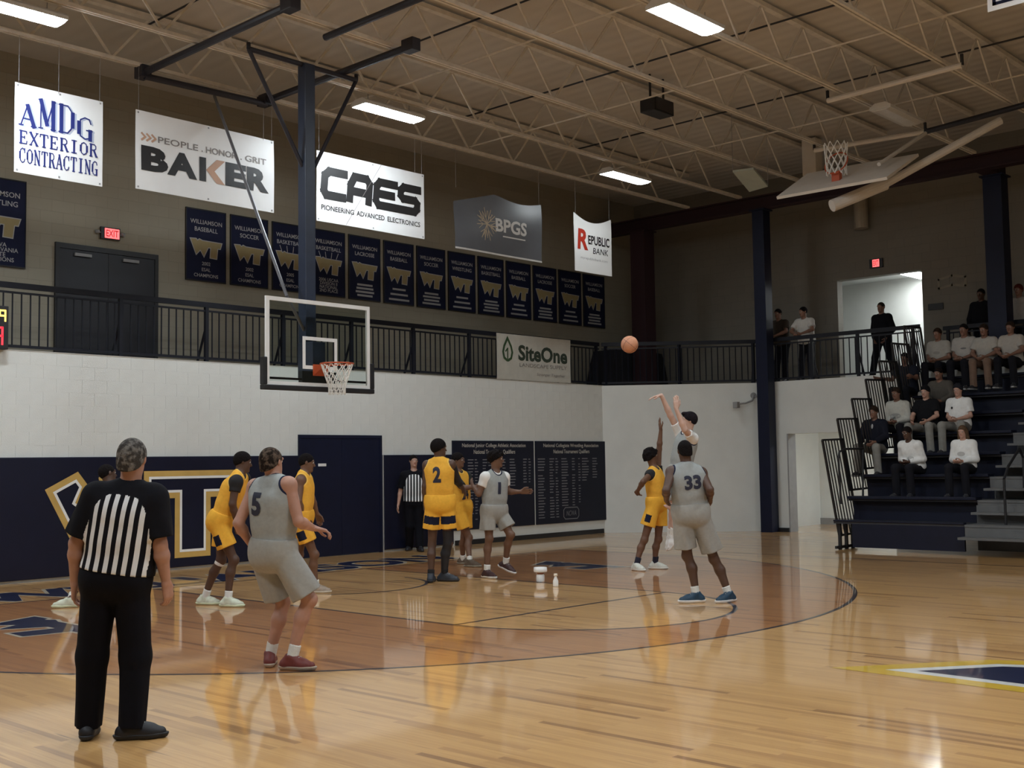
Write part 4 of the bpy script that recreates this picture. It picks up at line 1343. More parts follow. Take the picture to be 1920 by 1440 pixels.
class Cone:                      # round cone; flat=True cuts it square at b
    def __init__(s, a, b, ra, rb, flat=False, pleat=0.0, ph=0.0):
        s.a = np.asarray(a, float); s.b = np.asarray(b, float); s.ra = ra; s.rb = rb; s.flat = flat; s.pleat = pleat; s.ph = ph
    def bounds(s):
        r = max(s.ra, s.rb) + s.pleat
        return np.minimum(s.a, s.b) - r, np.maximum(s.a, s.b) + r
    def d(s, X, Y, Z):
        ab = s.b - s.a
        L2 = float(ab @ ab) + 1e-12
        px, py, pz = X - s.a[0], Y - s.a[1], Z - s.a[2]
        t0 = (px * ab[0] + py * ab[1] + pz * ab[2]) / L2
        t = np.clip(t0, 0, 1)
        qx, qy, qz = px - ab[0] * t, py - ab[1] * t, pz - ab[2] * t
        r = s.ra + (s.rb - s.ra) * t
        if s.pleat:
            d = ab / math.sqrt(L2)
            h = np.array([1.0, 0, 0]) if abs(d[0]) < .8 else np.array([0, 1.0, 0])
            e1 = nrmz(np.cross(d, h)); e2 = np.cross(d, e1)
            th = np.arctan2(qx * e2[0] + qy * e2[1] + qz * e2[2], qx * e1[0] + qy * e1[1] + qz * e1[2])
            r = r + s.pleat * np.sin(5 * th + s.ph + 2 * t) * t
        dd = np.sqrt(qx * qx + qy * qy + qz * qz) - r
        if s.flat:
            dd = np.maximum(dd, (t0 - 1) * math.sqrt(L2))
        return dd
class Ell:
    def __init__(s, c, ax, r):
        s.c = np.asarray(c, float); s.ax = [nrmz(a) for a in ax]; s.r = r
    def bounds(s):
        m = max(s.r)
        return s.c - m, s.c + m
    def d(s, X, Y, Z):
        px, py, pz = X - s.c[0], Y - s.c[1], Z - s.c[2]
        k0 = 0; k1 = 0
        for a, r in zip(s.ax, s.r):
            q = px * a[0] + py * a[1] + pz * a[2]
            k0 = k0 + (q / r) ** 2
            k1 = k1 + (q / (r * r)) ** 2
        k0 = np.sqrt(k0); k1 = np.sqrt(k1) + 1e-9
        return k0 * (k0 - 1) / k1
class Half:                     # solid half space: dot(p - c, n) < 0
    def __init__(s, c, n):
        s.c = np.asarray(c, float); s.n = nrmz(n)
    def d(s, X, Y, Z):
        return (X - s.c[0]) * s.n[0] + (Y - s.c[1]) * s.n[1] + (Z - s.c[2]) * s.n[2]

def sdf_mesh(name, ops, vox, mt, parent, attrs=None):
    """ops: list of (prim, k) united smoothly; ('cut', prim, k) subtracts; ('and', prim, k) intersects. Returns object + arrays"""
    los, his = [], []
    for o in ops:
        if o[0] not in ('cut', 'and'):
            a, b = o[0].bounds()
            los.append(a); his.append(b)
    pad = 3 * vox + .012
    lo = np.min(los, 0) - pad
    hi = np.max(his, 0) + pad
    n = np.ceil((hi - lo) / vox).astype(int) + 1
    g = [(lo[i] + vox * np.arange(n[i])).astype(np.float32) for i in range(3)]
    D = np.full(n, .2, np.float32)
    for o in ops:
        if o[0] in ('cut', 'and'):
            mode, pr, k = o
        else:
            mode, (pr, k) = 'add', o
        if mode == 'and' or not hasattr(pr, 'bounds'):
            sl = tuple(slice(0, m) for m in n)
        else:
            a, b = pr.bounds()
            e = k + .03
            i0 = np.clip(np.floor((a - e - lo) / vox).astype(int), 0, n - 1)
            i1 = np.clip(np.ceil((b + e - lo) / vox).astype(int) + 1, 1, n)
            sl = tuple(slice(i0[i], i1[i]) for i in range(3))
        X = g[0][sl[0]][:, None, None]; Y = g[1][sl[1]][None, :, None]; Z = g[2][sl[2]][None, None, :]
        d = pr.d(X, Y, Z)
        c = D[sl]
        if mode == 'add':
            if k > 0:
                h = np.maximum(k - np.abs(c - d), 0) / k
                D[sl] = np.minimum(c, d) - h * h * k * .25
            else:
                D[sl] = np.minimum(c, d)
        else:
            dd = -d if mode == 'cut' else d
            if k > 0:
                h = np.maximum(k - np.abs(c - dd), 0) / k
                D[sl] = np.maximum(c, dd) + h * h * k * .25
            else:
                D[sl] = np.maximum(c, dd)
    V, Q = surface_nets(D, lo, vox)
    off = worldloc(parent)
    me = bpy.data.meshes.new(name)
    nv, nq = len(V), len(Q)
    me.vertices.add(nv)
    me.vertices.foreach_set('co', (V - off).astype(np.float32).ravel())
    me.loops.add(nq * 4)
    me.loops.foreach_set('vertex_index', Q.astype(np.int32).ravel())
    me.polygons.add(nq)
    me.polygons.foreach_set('loop_start', np.arange(0, nq * 4, 4, dtype=np.int32))
    me.polygons.foreach_set('use_smooth', np.ones(nq, bool))
    me.materials.append(mt)
    if attrs:
        for k_, fn in attrs.items():
            at = me.attributes.new(k_, 'FLOAT', 'POINT')
            at.data.foreach_set('value', fn(V).astype(np.float32))
    me.update(calc_edges=True)
    me.validate()
    o = link_mesh(me, name, parent)
    return o, V, Q

def surface_nets(D, lo, vox):
    s = D < 0
    n = D.shape
    cnt = np.zeros((n[0] - 1, n[1] - 1, n[2] - 1), np.uint8)
    for dx in (0, 1):
        for dy in (0, 1):
            for dz in (0, 1):
                cnt += s[dx:n[0] - 1 + dx, dy:n[1] - 1 + dy, dz:n[2] - 1 + dz]
    act = np.argwhere((cnt > 0) & (cnt < 8))
    ids = np.full(cnt.shape, -1, np.int32)
    ids[act[:, 0], act[:, 1], act[:, 2]] = np.arange(len(act))
    cor = [(x, y, z) for x in (0, 1) for y in (0, 1) for z in (0, 1)]
    val = {c: D[act[:, 0] + c[0], act[:, 1] + c[1], act[:, 2] + c[2]] for c in cor}
    acc = np.zeros((len(act), 3)); num = np.zeros(len(act))
    for a in cor:
        for ax in range(3):
            if a[ax] == 0:
                b = list(a); b[ax] = 1; b = tuple(b)
                va, vb = val[a], val[b]
                m = (va < 0) != (vb < 0)
                t = np.where(m, va / np.where(m, va - vb, 1), 0)
                p = np.array(a, float)[None, :].repeat(len(act), 0)
                p[:, ax] += t
                acc += p * m[:, None]
                num += m
    V = lo + vox * (act + acc / num[:, None])
    quads = []
    for ax in range(3):
        b, c = [i for i in range(3) if i != ax]
        sl0 = [slice(1, n[i] - 1) for i in range(3)]
        sl0[ax] = slice(0, n[ax] - 1)
        sl1 = list(sl0); sl1[ax] = slice(1, n[ax])
        s0, s1 = s[tuple(sl0)], s[tuple(sl1)]
        e = np.argwhere(s0 != s1)
        if len(e) == 0: continue
        ins = s0[e[:, 0], e[:, 1], e[:, 2]]
        base = e.copy()
        for i in range(3):
            if i != ax: base[:, i] += 1
        def idd(ob, oc):
            q = base.copy()
            q[:, b] -= ob; q[:, c] -= oc
            return ids[q[:, 0], q[:, 1], q[:, 2]]
        q = np.stack([idd(1, 1), idd(0, 1), idd(0, 0), idd(1, 0)], 1)
        flip = ins if ax != 1 else ~ins
        q[~flip] = q[~flip][:, ::-1]
        quads.append(q)
    return V, np.concatenate(quads)

# ---------------------------------------------------------------- cloth materials
def mat_trim(name, col, trim, w=.017):
    """cloth with piping where the attribute trim is small"""
    m = mat(name, col, .85, noise=.05, scale=30, bump=.25, bscale=14, spec=.2)
    nt = m.node_tree
    if nt.nodes.get('trimmix'): return m
    b = nt.nodes['Principled BSDF']
    src = b.inputs['Base Color'].links[0].from_socket
    at = nt.nodes.new('ShaderNodeAttribute'); at.attribute_name = 'trim'
    lt = nt.nodes.new('ShaderNodeMath'); lt.operation = 'LESS_THAN'; lt.inputs[1].default_value = w
    nt.links.new(at.outputs['Fac'], lt.inputs[0])
    mx = nt.nodes.new('ShaderNodeMixRGB'); mx.name = 'trimmix'
    mx.inputs[2].default_value = tuple(trim) + (1,)
    nt.links.new(lt.outputs[0], mx.inputs[0]); nt.links.new(src, mx.inputs[1]); nt.links.new(mx.outputs[0], b.inputs['Base Color'])
    return m
def mat_patch(name, col, patch):
    """shorts with a printed patch where the attribute patch > 0.5"""
    m = mat(name, col, .85, noise=.05, scale=30, bump=.25, bscale=12, spec=.2)
    nt = m.node_tree
    if nt.nodes.get('patchmix'): return m
    b = nt.nodes['Principled BSDF']
    src = b.inputs['Base Color'].links[0].from_socket
    at = nt.nodes.new('ShaderNodeAttribute'); at.attribute_name = 'patch'
    lt = nt.nodes.new('ShaderNodeMath'); lt.operation = 'GREATER_THAN'; lt.inputs[1].default_value = .5
    nt.links.new(at.outputs['Fac'], lt.inputs[0])
    mx = nt.nodes.new('ShaderNodeMixRGB'); mx.name = 'patchmix'
    mx.inputs[2].default_value = tuple(patch) + (1,)
    nt.links.new(lt.outputs[0], mx.inputs[0]); nt.links.new(src, mx.inputs[1]); nt.links.new(mx.outputs[0], b.inputs['Base Color'])
    return m
def mat_ref():
    """referee shirt: black with vertical white stripes in the body panel (attributes tx, yoke)"""
    if 'referee_shirt' in MATS: return MATS['referee_shirt']
    m = mat('referee_shirt', (.007, .007, .010), .9, noise=.1, scale=20, bump=.3, bscale=10, spec=.15)
    nt = m.node_tree
    b = nt.nodes['Principled BSDF']
    src = b.inputs['Base Color'].links[0].from_socket
    at = nt.nodes.new('ShaderNodeAttribute'); at.attribute_name = 'tx'
    ay = nt.nodes.new('ShaderNodeAttribute'); ay.attribute_name = 'yoke'
    mu = nt.nodes.new('ShaderNodeMath'); mu.operation = 'MULTIPLY'; mu.inputs[1].default_value = 2 * math.pi / .056
    cs = nt.nodes.new('ShaderNodeMath'); cs.operation = 'COSINE'
    gt = nt.nodes.new('ShaderNodeMath'); gt.operation = 'LESS_THAN'; gt.inputs[1].default_value = 0.0
    g2 = nt.nodes.new('ShaderNodeMath'); g2.operation = 'GREATER_THAN'; g2.inputs[1].default_value = .5
    an = nt.nodes.new('ShaderNodeMath'); an.operation = 'MULTIPLY'
    nt.links.new(at.outputs['Fac'], mu.inputs[0]); nt.links.new(mu.outputs[0], cs.inputs[0]); nt.links.new(cs.outputs[0], gt.inputs[0])
    nt.links.new(ay.outputs['Fac'], g2.inputs[0]); nt.links.new(gt.outputs[0], an.inputs[0]); nt.links.new(g2.outputs[0], an.inputs[1])
    mx = nt.nodes.new('ShaderNodeMixRGB'); mx.inputs[2].default_value = (.74, .75, .76, 1)
    nt.links.new(an.outputs[0], mx.inputs[0]); nt.links.new(src, mx.inputs[1]); nt.links.new(mx.outputs[0], b.inputs['Base Color'])
    return m
def mat_hair(name, col, col2=None):
    m = mat(name, col, .95, noise=.35, scale=45, bump=.6, bscale=70, spec=.15)
    if col2:
        rp = [n_ for n_ in m.node_tree.nodes if n_.type == 'VALTORGB'][0]
        rp.color_ramp.elements[0].position = .45
        rp.color_ramp.elements[1].position = .6
        rp.color_ramp.elements[1].color = tuple(col2) + (1,)
        nz = [n_ for n_ in m.node_tree.nodes if n_.type == 'TEX_NOISE'][0]
        nz.inputs['Scale'].default_value = 30
    return m

SKIN = {'dark': (.085, .042, .026), 'brown': (.15, .075, .045), 'mid': (.24, .125, .085), 'light': (.50, .29, .215), 'pale': (.56, .36, .28), 'ruddy': (.42, .22, .155)}
def skin_mat(tone):
    return mat('skin_' + tone, SKIN[tone], .5, noise=.08, scale=12, bump=.05, bscale=60)

def hand_ops(W, d, n, side, s=1.0, curl=.35, spread=.06, finger_r=.0092):
    """palm + five fingers. d: direction of the hand, n: palm normal (fingers curl towards it), side: thumb side"""
    d = nrmz(d); n = nrmz(np.asarray(n) - d * (np.asarray(n) @ d)); sd = nrmz(np.cross(d, n))
    if sd @ np.asarray(side) < 0: sd = -sd
    ops = []
    for i, (o, ln) in enumerate(zip((.030, .010, -.010, -.029), (.074, .082, .076, .060))):
        b0 = W + sd * o * .6 * s + d * .012 * s
        b1 = W + sd * o * s + d * (.092 - .004 * abs(i - 1)) * s
        ops.append((Cone(b0, b1, .0165 * s, .0125 * s), .016))
        a = curl * .7
        p = b1
        dirn = d * math.cos(a) + n * math.sin(a) + sd * o * spread * 20
        for f_, st in ((.45, 1.0), (.32, 1.0), (.23, .8)):
            dirn = nrmz(dirn)
            q = p + dirn * ln * f_ * s
            ops.append((Cone(p, q, finger_r * s, finger_r * .88 * s), .004))
            p = q
            a += curl * st
            dirn = d * math.cos(a) + n * math.sin(a) + sd * o * spread * 20
    t0 = W + sd * .024 * s + d * .022 * s
    t1 = t0 + (sd * .030 + d * .030 + n * .012) * s
    t2 = t1 + (sd * .010 + d * .030 + n * (.010 + .02 * curl)) * s
    t3 = t2 + (d * .026 + n * .016 * curl) * s
    ops += [(Cone(t0, t1, .0165 * s, .0125 * s), .012), (Cone(t1, t2, .0115 * s, .0105 * s), .004), (Cone(t2, t3, .0105 * s, .009 * s), .004)]
    return ops

def person(label, base, J, face, outfit, skin='mid', hair=None, vox=.009, s=1.0, group=None, bulk=1.0, hands=None, feet=None, noface=False, headtilt=0.0):
    base = np.asarray(base, float)
    root = thing('person', label, 'person', base, group)
    J = {k: np.asarray(v, float) for k, v in J.items()}
    N, SL, SR, HL, HR, H = J['neck'], J['sl'], J['sr'], J['hl'], J['hr'], J['head']
    HC = (HL + HR) / 2
    u = nrmz(N - HC)
    r = SR - SL
    r = nrmz(r - u * (r @ u))
    f = np.cross(u, r)
    hr_ = nrmz(HR - HL)
    P = HC + u * .05 * s
    hu = nrmz(nrmz(H - N) * .6 + np.array([0, 0, .4]))
    face = np.asarray(face, float)
    hf = nrmz(face - hu * (face @ hu) * (1 - 0.0))
    if headtilt:
        hf, hu = nrmz(hf + hu * headtilt), nrmz(hu - hf * headtilt)
    hrt = np.cross(hf, hu)
    sk = skin_mat(skin)
    B = bulk
    # ---- torso
    Cc, Wc = lerp(N, P, .30), lerp(N, P, .70)
    sw = np.linalg.norm(SR - SL) / 2
    cw = max(.05, min(sw - .10, .10)) * 1.0
    def torso(e=0.0, ew=0.0, eh=0.0):
        return [(Cone(N - u * .02, lerp(N, SL, .9) - u * .012, (.055 + e) * s, (.056 + e) * s), .05), (Cone(N - u * .02, lerp(N, SR, .9) - u * .012, (.055 + e) * s, (.056 + e) * s), .05),
                (Cone(Cc - r * cw - f * .005, Cc + r * cw - f * .005, (.112 * B + e) * s, (.112 * B + e) * s), .06),
                (Cone(lerp(Cc, Wc, .5) - r * cw * .85, lerp(Cc, Wc, .5) + r * cw * .85, (.108 * B + e + ew / 2) * s, (.108 * B + e + ew / 2) * s), .06),
                (Cone(Wc - r * .062 * s, Wc + r * .062 * s, (.104 * B + e + ew) * s, (.104 * B + e + ew) * s), .06),
                (Cone(P - hr_ * .07 * s, P + hr_ * .07 * s, (.108 * B + e + eh) * s, (.108 * B + e + eh) * s), .06)]
    ops = torso()
    # ---- legs
    fo = {}
    for q in 'lr':
        h, k, a = J['h' + q], J['k' + q], J['a' + q]
        fd = nrmz(np.asarray(feet[q] if feet else f, float))
        fo[q] = fd
        ops.append((Cone(h, k, .086 * s * B, .052 * s), .05))
        m_ = lerp(k, a, .32) - fd * .018 * s
        ops += [(Cone(k, m_, .050 * s, .054 * s * B), .03), (Cone(m_, a, .052 * s * B, .034 * s), .03), (Ell(k + fd * .02 * s, (fd, np.cross(fd, (0, 0, 1)), (0, 0, 1)), (.045 * s, .042 * s, .05 * s)), .03)]
        su_ = np.cross(nrmz(np.cross(fd, (0, 0, 1))), fd)
        ops.append((Cone(a - su_ * .03 * s, a + fd * .09 * s - su_ * .05 * s, .030 * s, .026 * s), .02))
    # ---- arms and hands
    for q in 'lr':
        S, E, W = J['s' + q], J['e' + q], J['w' + q]
        ops += [(Ell(S, (r, u, f), (.062 * s * B, .064 * s, .062 * s * B)), .04), (Cone(S, E, .053 * s * B, .041 * s), .03)]
        m_ = lerp(E, W, .3)
        ops += [(Cone(E, m_, .041 * s, .042 * s * B), .02), (Cone(m_, W, .041 * s * B, .027 * s), .02)]
        hd = dict(dir=None, n=None, side=None, curl=.35)
        if hands and q in hands: hd.update(hands[q])
        dr_ = hd['dir'] if hd['dir'] is not None else W - E
        inn = (Cc - W)
        nn_ = hd['n'] if hd['n'] is not None else inn - np.asarray(dr_) * 0
        sd_ = hd['side'] if hd['side'] is not None else f
        if hd.get('fist'): hd['curl'] = 1.25
        ops += hand_ops(W + nrmz(dr_) * .008, dr_, nn_, sd_, s * 1.04, hd['curl'], finger_r=max(.0092, vox * .98) if vox < .0125 else .0125)
    # ---- neck and head
    hs = s * .98
    ops += [(Cone(N - u * .03, H - hu * .055 * hs - hf * .012 * hs, .060 * s * B, .054 * hs), .035),
            (Ell(H + hu * .028 * hs - hf * .008 * hs, (hrt, hf, hu), (.074 * hs, .096 * hs, .092 * hs)), .03),
            (Ell(H + hf * .022 * hs - hu * .045 * hs, (hrt, hf, hu), (.056 * hs, .068 * hs, .070 * hs)), .04)]
    if not noface:
        ops += [(Cone(H + hf * .086 * hs + hu * .022 * hs, H + hf * .107 * hs - hu * .018 * hs, .008 * hs, .0135 * hs), .014),
                (Cone(H + hf * .079 * hs + hrt * .045 * hs + hu * .038 * hs, H + hf * .079 * hs - hrt * .045 * hs + hu * .038 * hs, .013 * hs, .013 * hs), .014),
                (Ell(H + hf * .078 * hs - hu * .085 * hs, (hrt, hf, hu), (.026 * hs, .018 * hs, .022 * hs)), .02),
                ('cut', Ell(H + hf * .096 * hs + hrt * .031 * hs + hu * .018 * hs, (hrt, hf, hu), (.018 * hs, .014 * hs, .012 * hs)), .01),
                ('cut', Ell(H + hf * .096 * hs - hrt * .031 * hs + hu * .018 * hs, (hrt, hf, hu), (.018 * hs, .014 * hs, .012 * hs)), .01)]
    for sg in (-1, 1):
        ops.append((Ell(H + hrt * sg * .076 * hs - hf * .006 * hs + hu * .008 * hs, (hrt, hf, hu), (.011 * hs, .020 * hs, .031 * hs)), .008))
    body, V, Q = sdf_mesh('body', ops, vox, sk, root)
    if not noface:
        for sg in (-1, 1):
            bm = bmesh.new()
            bmesh.ops.create_uvsphere(bm, u_segments=10, v_segments=8, radius=.0125 * hs)
            me = bpy.data.meshes.new('eye'); bm.to_mesh(me); bm.free()
            me.materials.append(mat('eye_white', (.5, .48, .45), .3))
            eo = link_mesh(me, 'eye', root, H + hf * .0805 * hs + hrt * sg * .031 * hs + hu * .018 * hs - base)
            ip = worldloc(eo)
            MB().tube(ip + hf * .0095 * hs, ip + hf * .0135 * hs, .006 * hs, 8).build('iris', M_INK, eo)
        lp = H + hf * .083 * hs - hu * .052 * hs
        sdf_mesh('lips', [(Cone(lp - hrt * .021 * hs, lp + hrt * .021 * hs, .0075 * hs, .0075 * hs), 0), (Cone(lp - hrt * .012 * hs + hf * .005, lp + hrt * .012 * hs + hf * .005, .008 * hs, .008 * hs), .01)], .005, mat('lips_' + skin, tuple(c * .7 * k for c, k in zip(SKIN[skin], (1.2, .8, .8))), .5), root)
    # ---- hair
    if hair:
        e = hair.get('e', .012)
        col = hair.get('col', (.012, .009, .008))
        ho = [(Ell(H + hu * (.030 + e * .4) * hs - hf * .012 * hs, (hrt, hf, hu), ((.076 + e) * hs, (.097 + e) * hs, (.094 + e) * hs)), 0)]
        if hair.get('back'):
            ho.append((Ell(H - hf * .055 * hs - hu * .035 * hs, (hrt, hf, hu), ((.062 + e) * hs, (.05 + e) * hs, (.075 + e) * hs)), .03))
        if hair.get('puffs'):
            rr = random.Random(hair['puffs'])
            for _ in range(46):
                v = nrmz([rr.uniform(-1, 1), rr.uniform(-1, .8), rr.uniform(-.25, 1)])
                ho.append((Ell(H + hu * .03 * hs + (hrt * v[0] * (.076 + e) + hf * v[1] * (.097 + e) + hu * v[2] * (.094 + e)) * hs, (hrt, hf, hu), (.022 * hs,) * 3), .012))
        if hair.get('bun'):
            ho.append((Ell(H - hf * .10 * hs + hu * .06 * hs, (hrt, hf, hu), (.036 * hs, .036 * hs, .036 * hs)), .015))
        if hair.get('long'):
            for sg in (-1, 1):
                ho.append((Cone(H + hrt * sg * .065 * hs - hf * .02 * hs, H + hrt * sg * .085 * hs - hf * .03 * hs - hu * .24 * hs, .045 * hs, .038 * hs), .03))
        if hair.get('tuft'):
            ho.append((Ell(H + hf * .07 * hs + hu * .105 * hs, (hrt, hf, hu), (.05 * hs, .045 * hs, .028 * hs)), .02))
        ho.append(('cut', Ell(H + hf * (.118 + hair.get('fr', 0)) * hs - hu * .035 * hs, (hrt, hf, hu), (.105 * hs, .095 * hs, .108 * hs)), .006))
        if not hair.get('long'):
            ho.append(('cut', Half(H - hu * hair.get('side', .005) * hs, hu - .6 * hf), .006))
            ho.append(('cut', Half(H - hu * hair.get('nape', .055) * hs, hu), .006))
        sdf_mesh('hair', ho, min(vox, .009), mat_hair(hair.get('name', 'hair_black'), col, hair.get('col2')), root)
    if outfit.get('beard'):
        sdf_mesh('beard', [(Ell(H + hf * .030 * hs - hu * .062 * hs, (hrt, hf, hu), (.060 * hs, .070 * hs, .062 * hs)), 0), ('cut', Half(H - hu * .040 * hs, -hu), 0), ('cut', Half(H + hf * .01 * hs, hf), 0)], vox, mat_hair('beard_dark', (.02, .015, .012)), root)
    # ---- top
    O = outfit
    tx = lambda V_: (V_ - N) @ r
    arm_cut = {q: Cone(J['s' + q] + nrmz(J['s' + q] - Cc) * .012 + r * (.018 if q == 'r' else -.018), J['s' + q] + r * (.16 if q == 'r' else -.16) * s, .080 * s, .10 * s) for q in 'lr'}
    neck_cut = Ell(N + u * .035 * s + f * .045 * s, (r, u, f), (.062 * s, .075 * s, .085 * s))
    def cutdist(V_):
        X, Y, Z = V_[:, 0], V_[:, 1], V_[:, 2]
        return np.minimum(np.minimum(np.abs(arm_cut['l'].d(X, Y, Z)), np.abs(arm_cut['r'].d(X, Y, Z))), np.abs(neck_cut.d(X, Y, Z)))
    top = O['top']
    if O.get('under'):
        uo = torso(.012)
        for q in 'lr':
            S, E = J['s' + q], J['e' + q]
            uo += [(Ell(S, (r, u, f), (.078 * s,) * 3), .03), (Cone(S, lerp(S, E, O.get('under_len', .6)), .070 * s, .062 * s, True, .004), .03)]
        uo.append(('cut', Ell(N + u * .05 * s + f * .03 * s, (r, u, f), (.064 * s, .07 * s, .08 * s)), .004))
        sdf_mesh('undershirt', uo, vox, mat('undershirt_' + O['under_name'], O['under'], .8, noise=.04, bump=.2, bscale=14), root)
    if top == 'jersey':
        jo = torso(.020, .004, .002)
        jo += [('cut', arm_cut['l'], .006), ('cut', arm_cut['r'], .006), ('cut', neck_cut, .006), ('cut', Half(P + u * .03 * s, u), 0)]
        jm = mat_trim('jersey_' + O['top_name'], O['top_col'], O['trim'])
        to, V, Q = sdf_mesh('jersey', jo, vox, jm, root, {'trim': cutdist})
    elif top in ('tee', 'long', 'ref', 'jacket'):
        e = .024 if top == 'jacket' else .021
        jo = torso(e, .014, .016)
        lenf = {'tee': .72, 'ref': .86}.get(top)
        for q in 'lr':
            S, E, W = J['s' + q], J['e' + q], J['w' + q]
            jo.append((Ell(S - u * .01, (r, u, f), ((.054 + e) * s, (.050 + e) * s, (.056 + e) * s)), .05))
            if lenf:
                jo.append((Cone(S, lerp(S, E, lenf), (.060 + e) * s * B, (.052 + e * 1.3) * s * B, True, .005, 1.0), .03))
            else:
                jo += [(Cone(S, E, (.057 + e) * s * B, (.047 + e) * s, False, .005), .03), (Cone(E, lerp(E, W, .95), (.047 + e) * s, (.036 + e * .6) * s, True, .004), .02)]
        jo += [('cut', Ell(N + u * .055 * s + f * .02 * s, (r, u, f), (.066 * s, .07 * s, .078 * s)), .005)]
        if not O.get('untucked'):
            jo.append(('cut', Half(P - u * .0 * s, u), 0))
        at = None
        jm = mat_ref() if top == 'ref' else mat('top_' + O['top_name'], O['top_col'], .9, noise=.06, scale=20, bump=.3, bscale=12, spec=.15)
        if top == 'ref':
            def yoke(V_):
                x = (V_ - N) @ r
                z = (V_ - N) @ u
                arm = np.minimum(np.linalg.norm(V_ - SL, axis=1), np.linalg.norm(V_ - SR, axis=1))
                x = x / (.198 * s)
                return ((np.abs(x) < 1) & (z < -.05 - .26 * np.abs(x) ** 4)).astype(float)
            at = {'tx': tx, 'yoke': yoke}
        to, V, Q = sdf_mesh({'tee': 'shirt', 'long': 'sweatshirt', 'ref': 'referee_shirt', 'jacket': 'jacket'}[top], jo, vox, jm, root, at)
        if top == 'ref':
            sdf_mesh('collar', [(Cone(N - u * .02, N + u * .022 * s + f * .01, .080 * s, .070 * s, True), 0)], vox, M_INK, root)
    # ---- number / print on the top
    if O.get('number') or O.get('chest'):
        bvh = BVHTree.FromPolygons([tuple(v) for v in V], [tuple(int(i) for i in q) for q in Q])
        def wrap(back, cx, cz, dst=.0045):
            def fn(x, y):
                o_ = N + (r if back else -r) * (cx + x) + u * (cz + y) + (-f if back else f) * .5
                di = f if back else -f
                hit = bvh.ray_cast(Vector(o_), Vector(di), 1.0)
                p_ = np.array(hit[0]) if hit[0] is not None else o_ + di * .38
                return p_ - di * dst
            return fn
        if O.get('number'):
            tx_, back, cx, cz, w_, h_ = O['number']
            fl = Flat(); fl.text(tx_, -w_ / 2, -h_ / 2, w_ / 2, h_ / 2, bold=.045, sub=3)
            fl.build('number', mat('number_' + O['top_name'], O.get('num_col', (.015, .018, .04)), .7), to, wrap(back, cx, cz))
        if O.get('chest'):
            ccol, cx, cz, w_, h_ = O['chest']
            fl = Flat()
            pts = [(w_ / 2 * math.cos(t_), h_ / 2 * math.sin(t_)) for t_ in np.linspace(0, 2 * math.pi, 25)[:-1]]
            for k_ in range(24):
                a_, b_ = pts[k_], pts[(k_ + 1) % 24]
                fl.add([(0, 0), a_, b_], [(0, 1, 2)])
            fl.build('chest_print', mat('chest_print_' + O['top_name'], ccol, .8), to, wrap(False, cx, cz))
    # ---- bottom
    bt = O['bottom']
    if bt == 'shorts':
        so = [(Cone(P + u * .03 * s - hr_ * .075 * s, P + u * .03 * s + hr_ * .075 * s, .135 * s * B, .135 * s * B), .03), (Cone(HC - hr_ * .07 * s - f * .012, HC + hr_ * .07 * s - f * .012, .136 * s * B, .136 * s * B), .05)]
        ends = {}
        ln = O.get('short_len', .86)
        for q in 'lr':
            h, k = J['h' + q], J['k' + q]
            out = hr_ * (.016 if q == 'r' else -.016)
            ends[q] = lerp(h, k, ln) + out
            so.append((Cone(h + out * .5, ends[q], .106 * s * B, .116 * s * B, True, .008, 2.0 if q == 'l' else .5), .018))
        so.append(('cut', Cone(P + u * .45 * s, P + u * .085 * s, .23 * s, .23 * s, True), .004))
        pq = O.get('patch')
        def patch(V_):
            out = np.zeros(len(V_))
            for q in 'lr':
                h, k = J['h' + q], ends[q]
                ab = k - h
                t_ = ((V_ - h) @ ab) / (ab @ ab)
                w3 = nrmz(ab)
                e1 = nrmz(hr_ - w3 * (hr_ @ w3)) * (1 if q == 'r' else -1)
                e2 = np.cross(w3, e1)
                th = np.degrees(np.arctan2(((V_ - h) @ e2) * (1 if q == 'r' else -1), (V_ - h) @ e1))
                dl = np.linalg.norm(V_ - h - np.outer(np.clip(t_, 0, 1), ab), axis=1)
                if pq and q in pq[0]:
                    c0, wd_ = pq[3], pq[4]
                    dth = (th - c0 + 180) % 360 - 180
                    out = np.maximum(out, ((t_ > pq[1]) & (t_ < pq[2]) & (np.abs(dth) < wd_) & (dl < .16)).astype(float))
            return out
        sdf_mesh('shorts', so, vox, mat_patch('shorts_' + O['bot_name'], O['bot_col'], O.get('patch_col', (.01, .012, .03))), root, {'patch': patch})
    else:
        so = [(Cone(P - hr_ * .07 * s, P + hr_ * .07 * s, .122 * s * B, .122 * s * B), .04), (Cone(HC - hr_ * .075 * s - f * .012, HC + hr_ * .075 * s - f * .012, .125 * s * B, .125 * s * B), .05)]
        for q in 'lr':
            h, k, a = J['h' + q], J['k' + q], J['a' + q]
            w_ = O.get('leg_w', 1.0)
            so += [(Cone(h, k, .100 * s * B, .076 * s * w_ * B), .035), (Cone(k, a - np.array([0, 0, .02]), .076 * s * w_ * B, .068 * s * w_, True, .005), .03)]
        so.append(('cut', Cone(P + u * .45 * s, P + u * .05 * s, .23 * s, .23 * s, True), .004))
        sdf_mesh('trousers', so, vox, mat('trousers_' + O['bot_name'], O['bot_col'], .9, noise=.08, scale=15, bump=.3, bscale=9, spec=.15), root)
        if O.get('belt'):
            sdf_mesh('belt', [(Cone(P - hr_ * .07 * s, P + hr_ * .07 * s, .127 * s * B, .127 * s * B), 0), ('cut', Half(P + u * .052 * s, -u), 0), ('cut', Half(P + u * .012 * s, u), 0)], vox, M_INK, root)
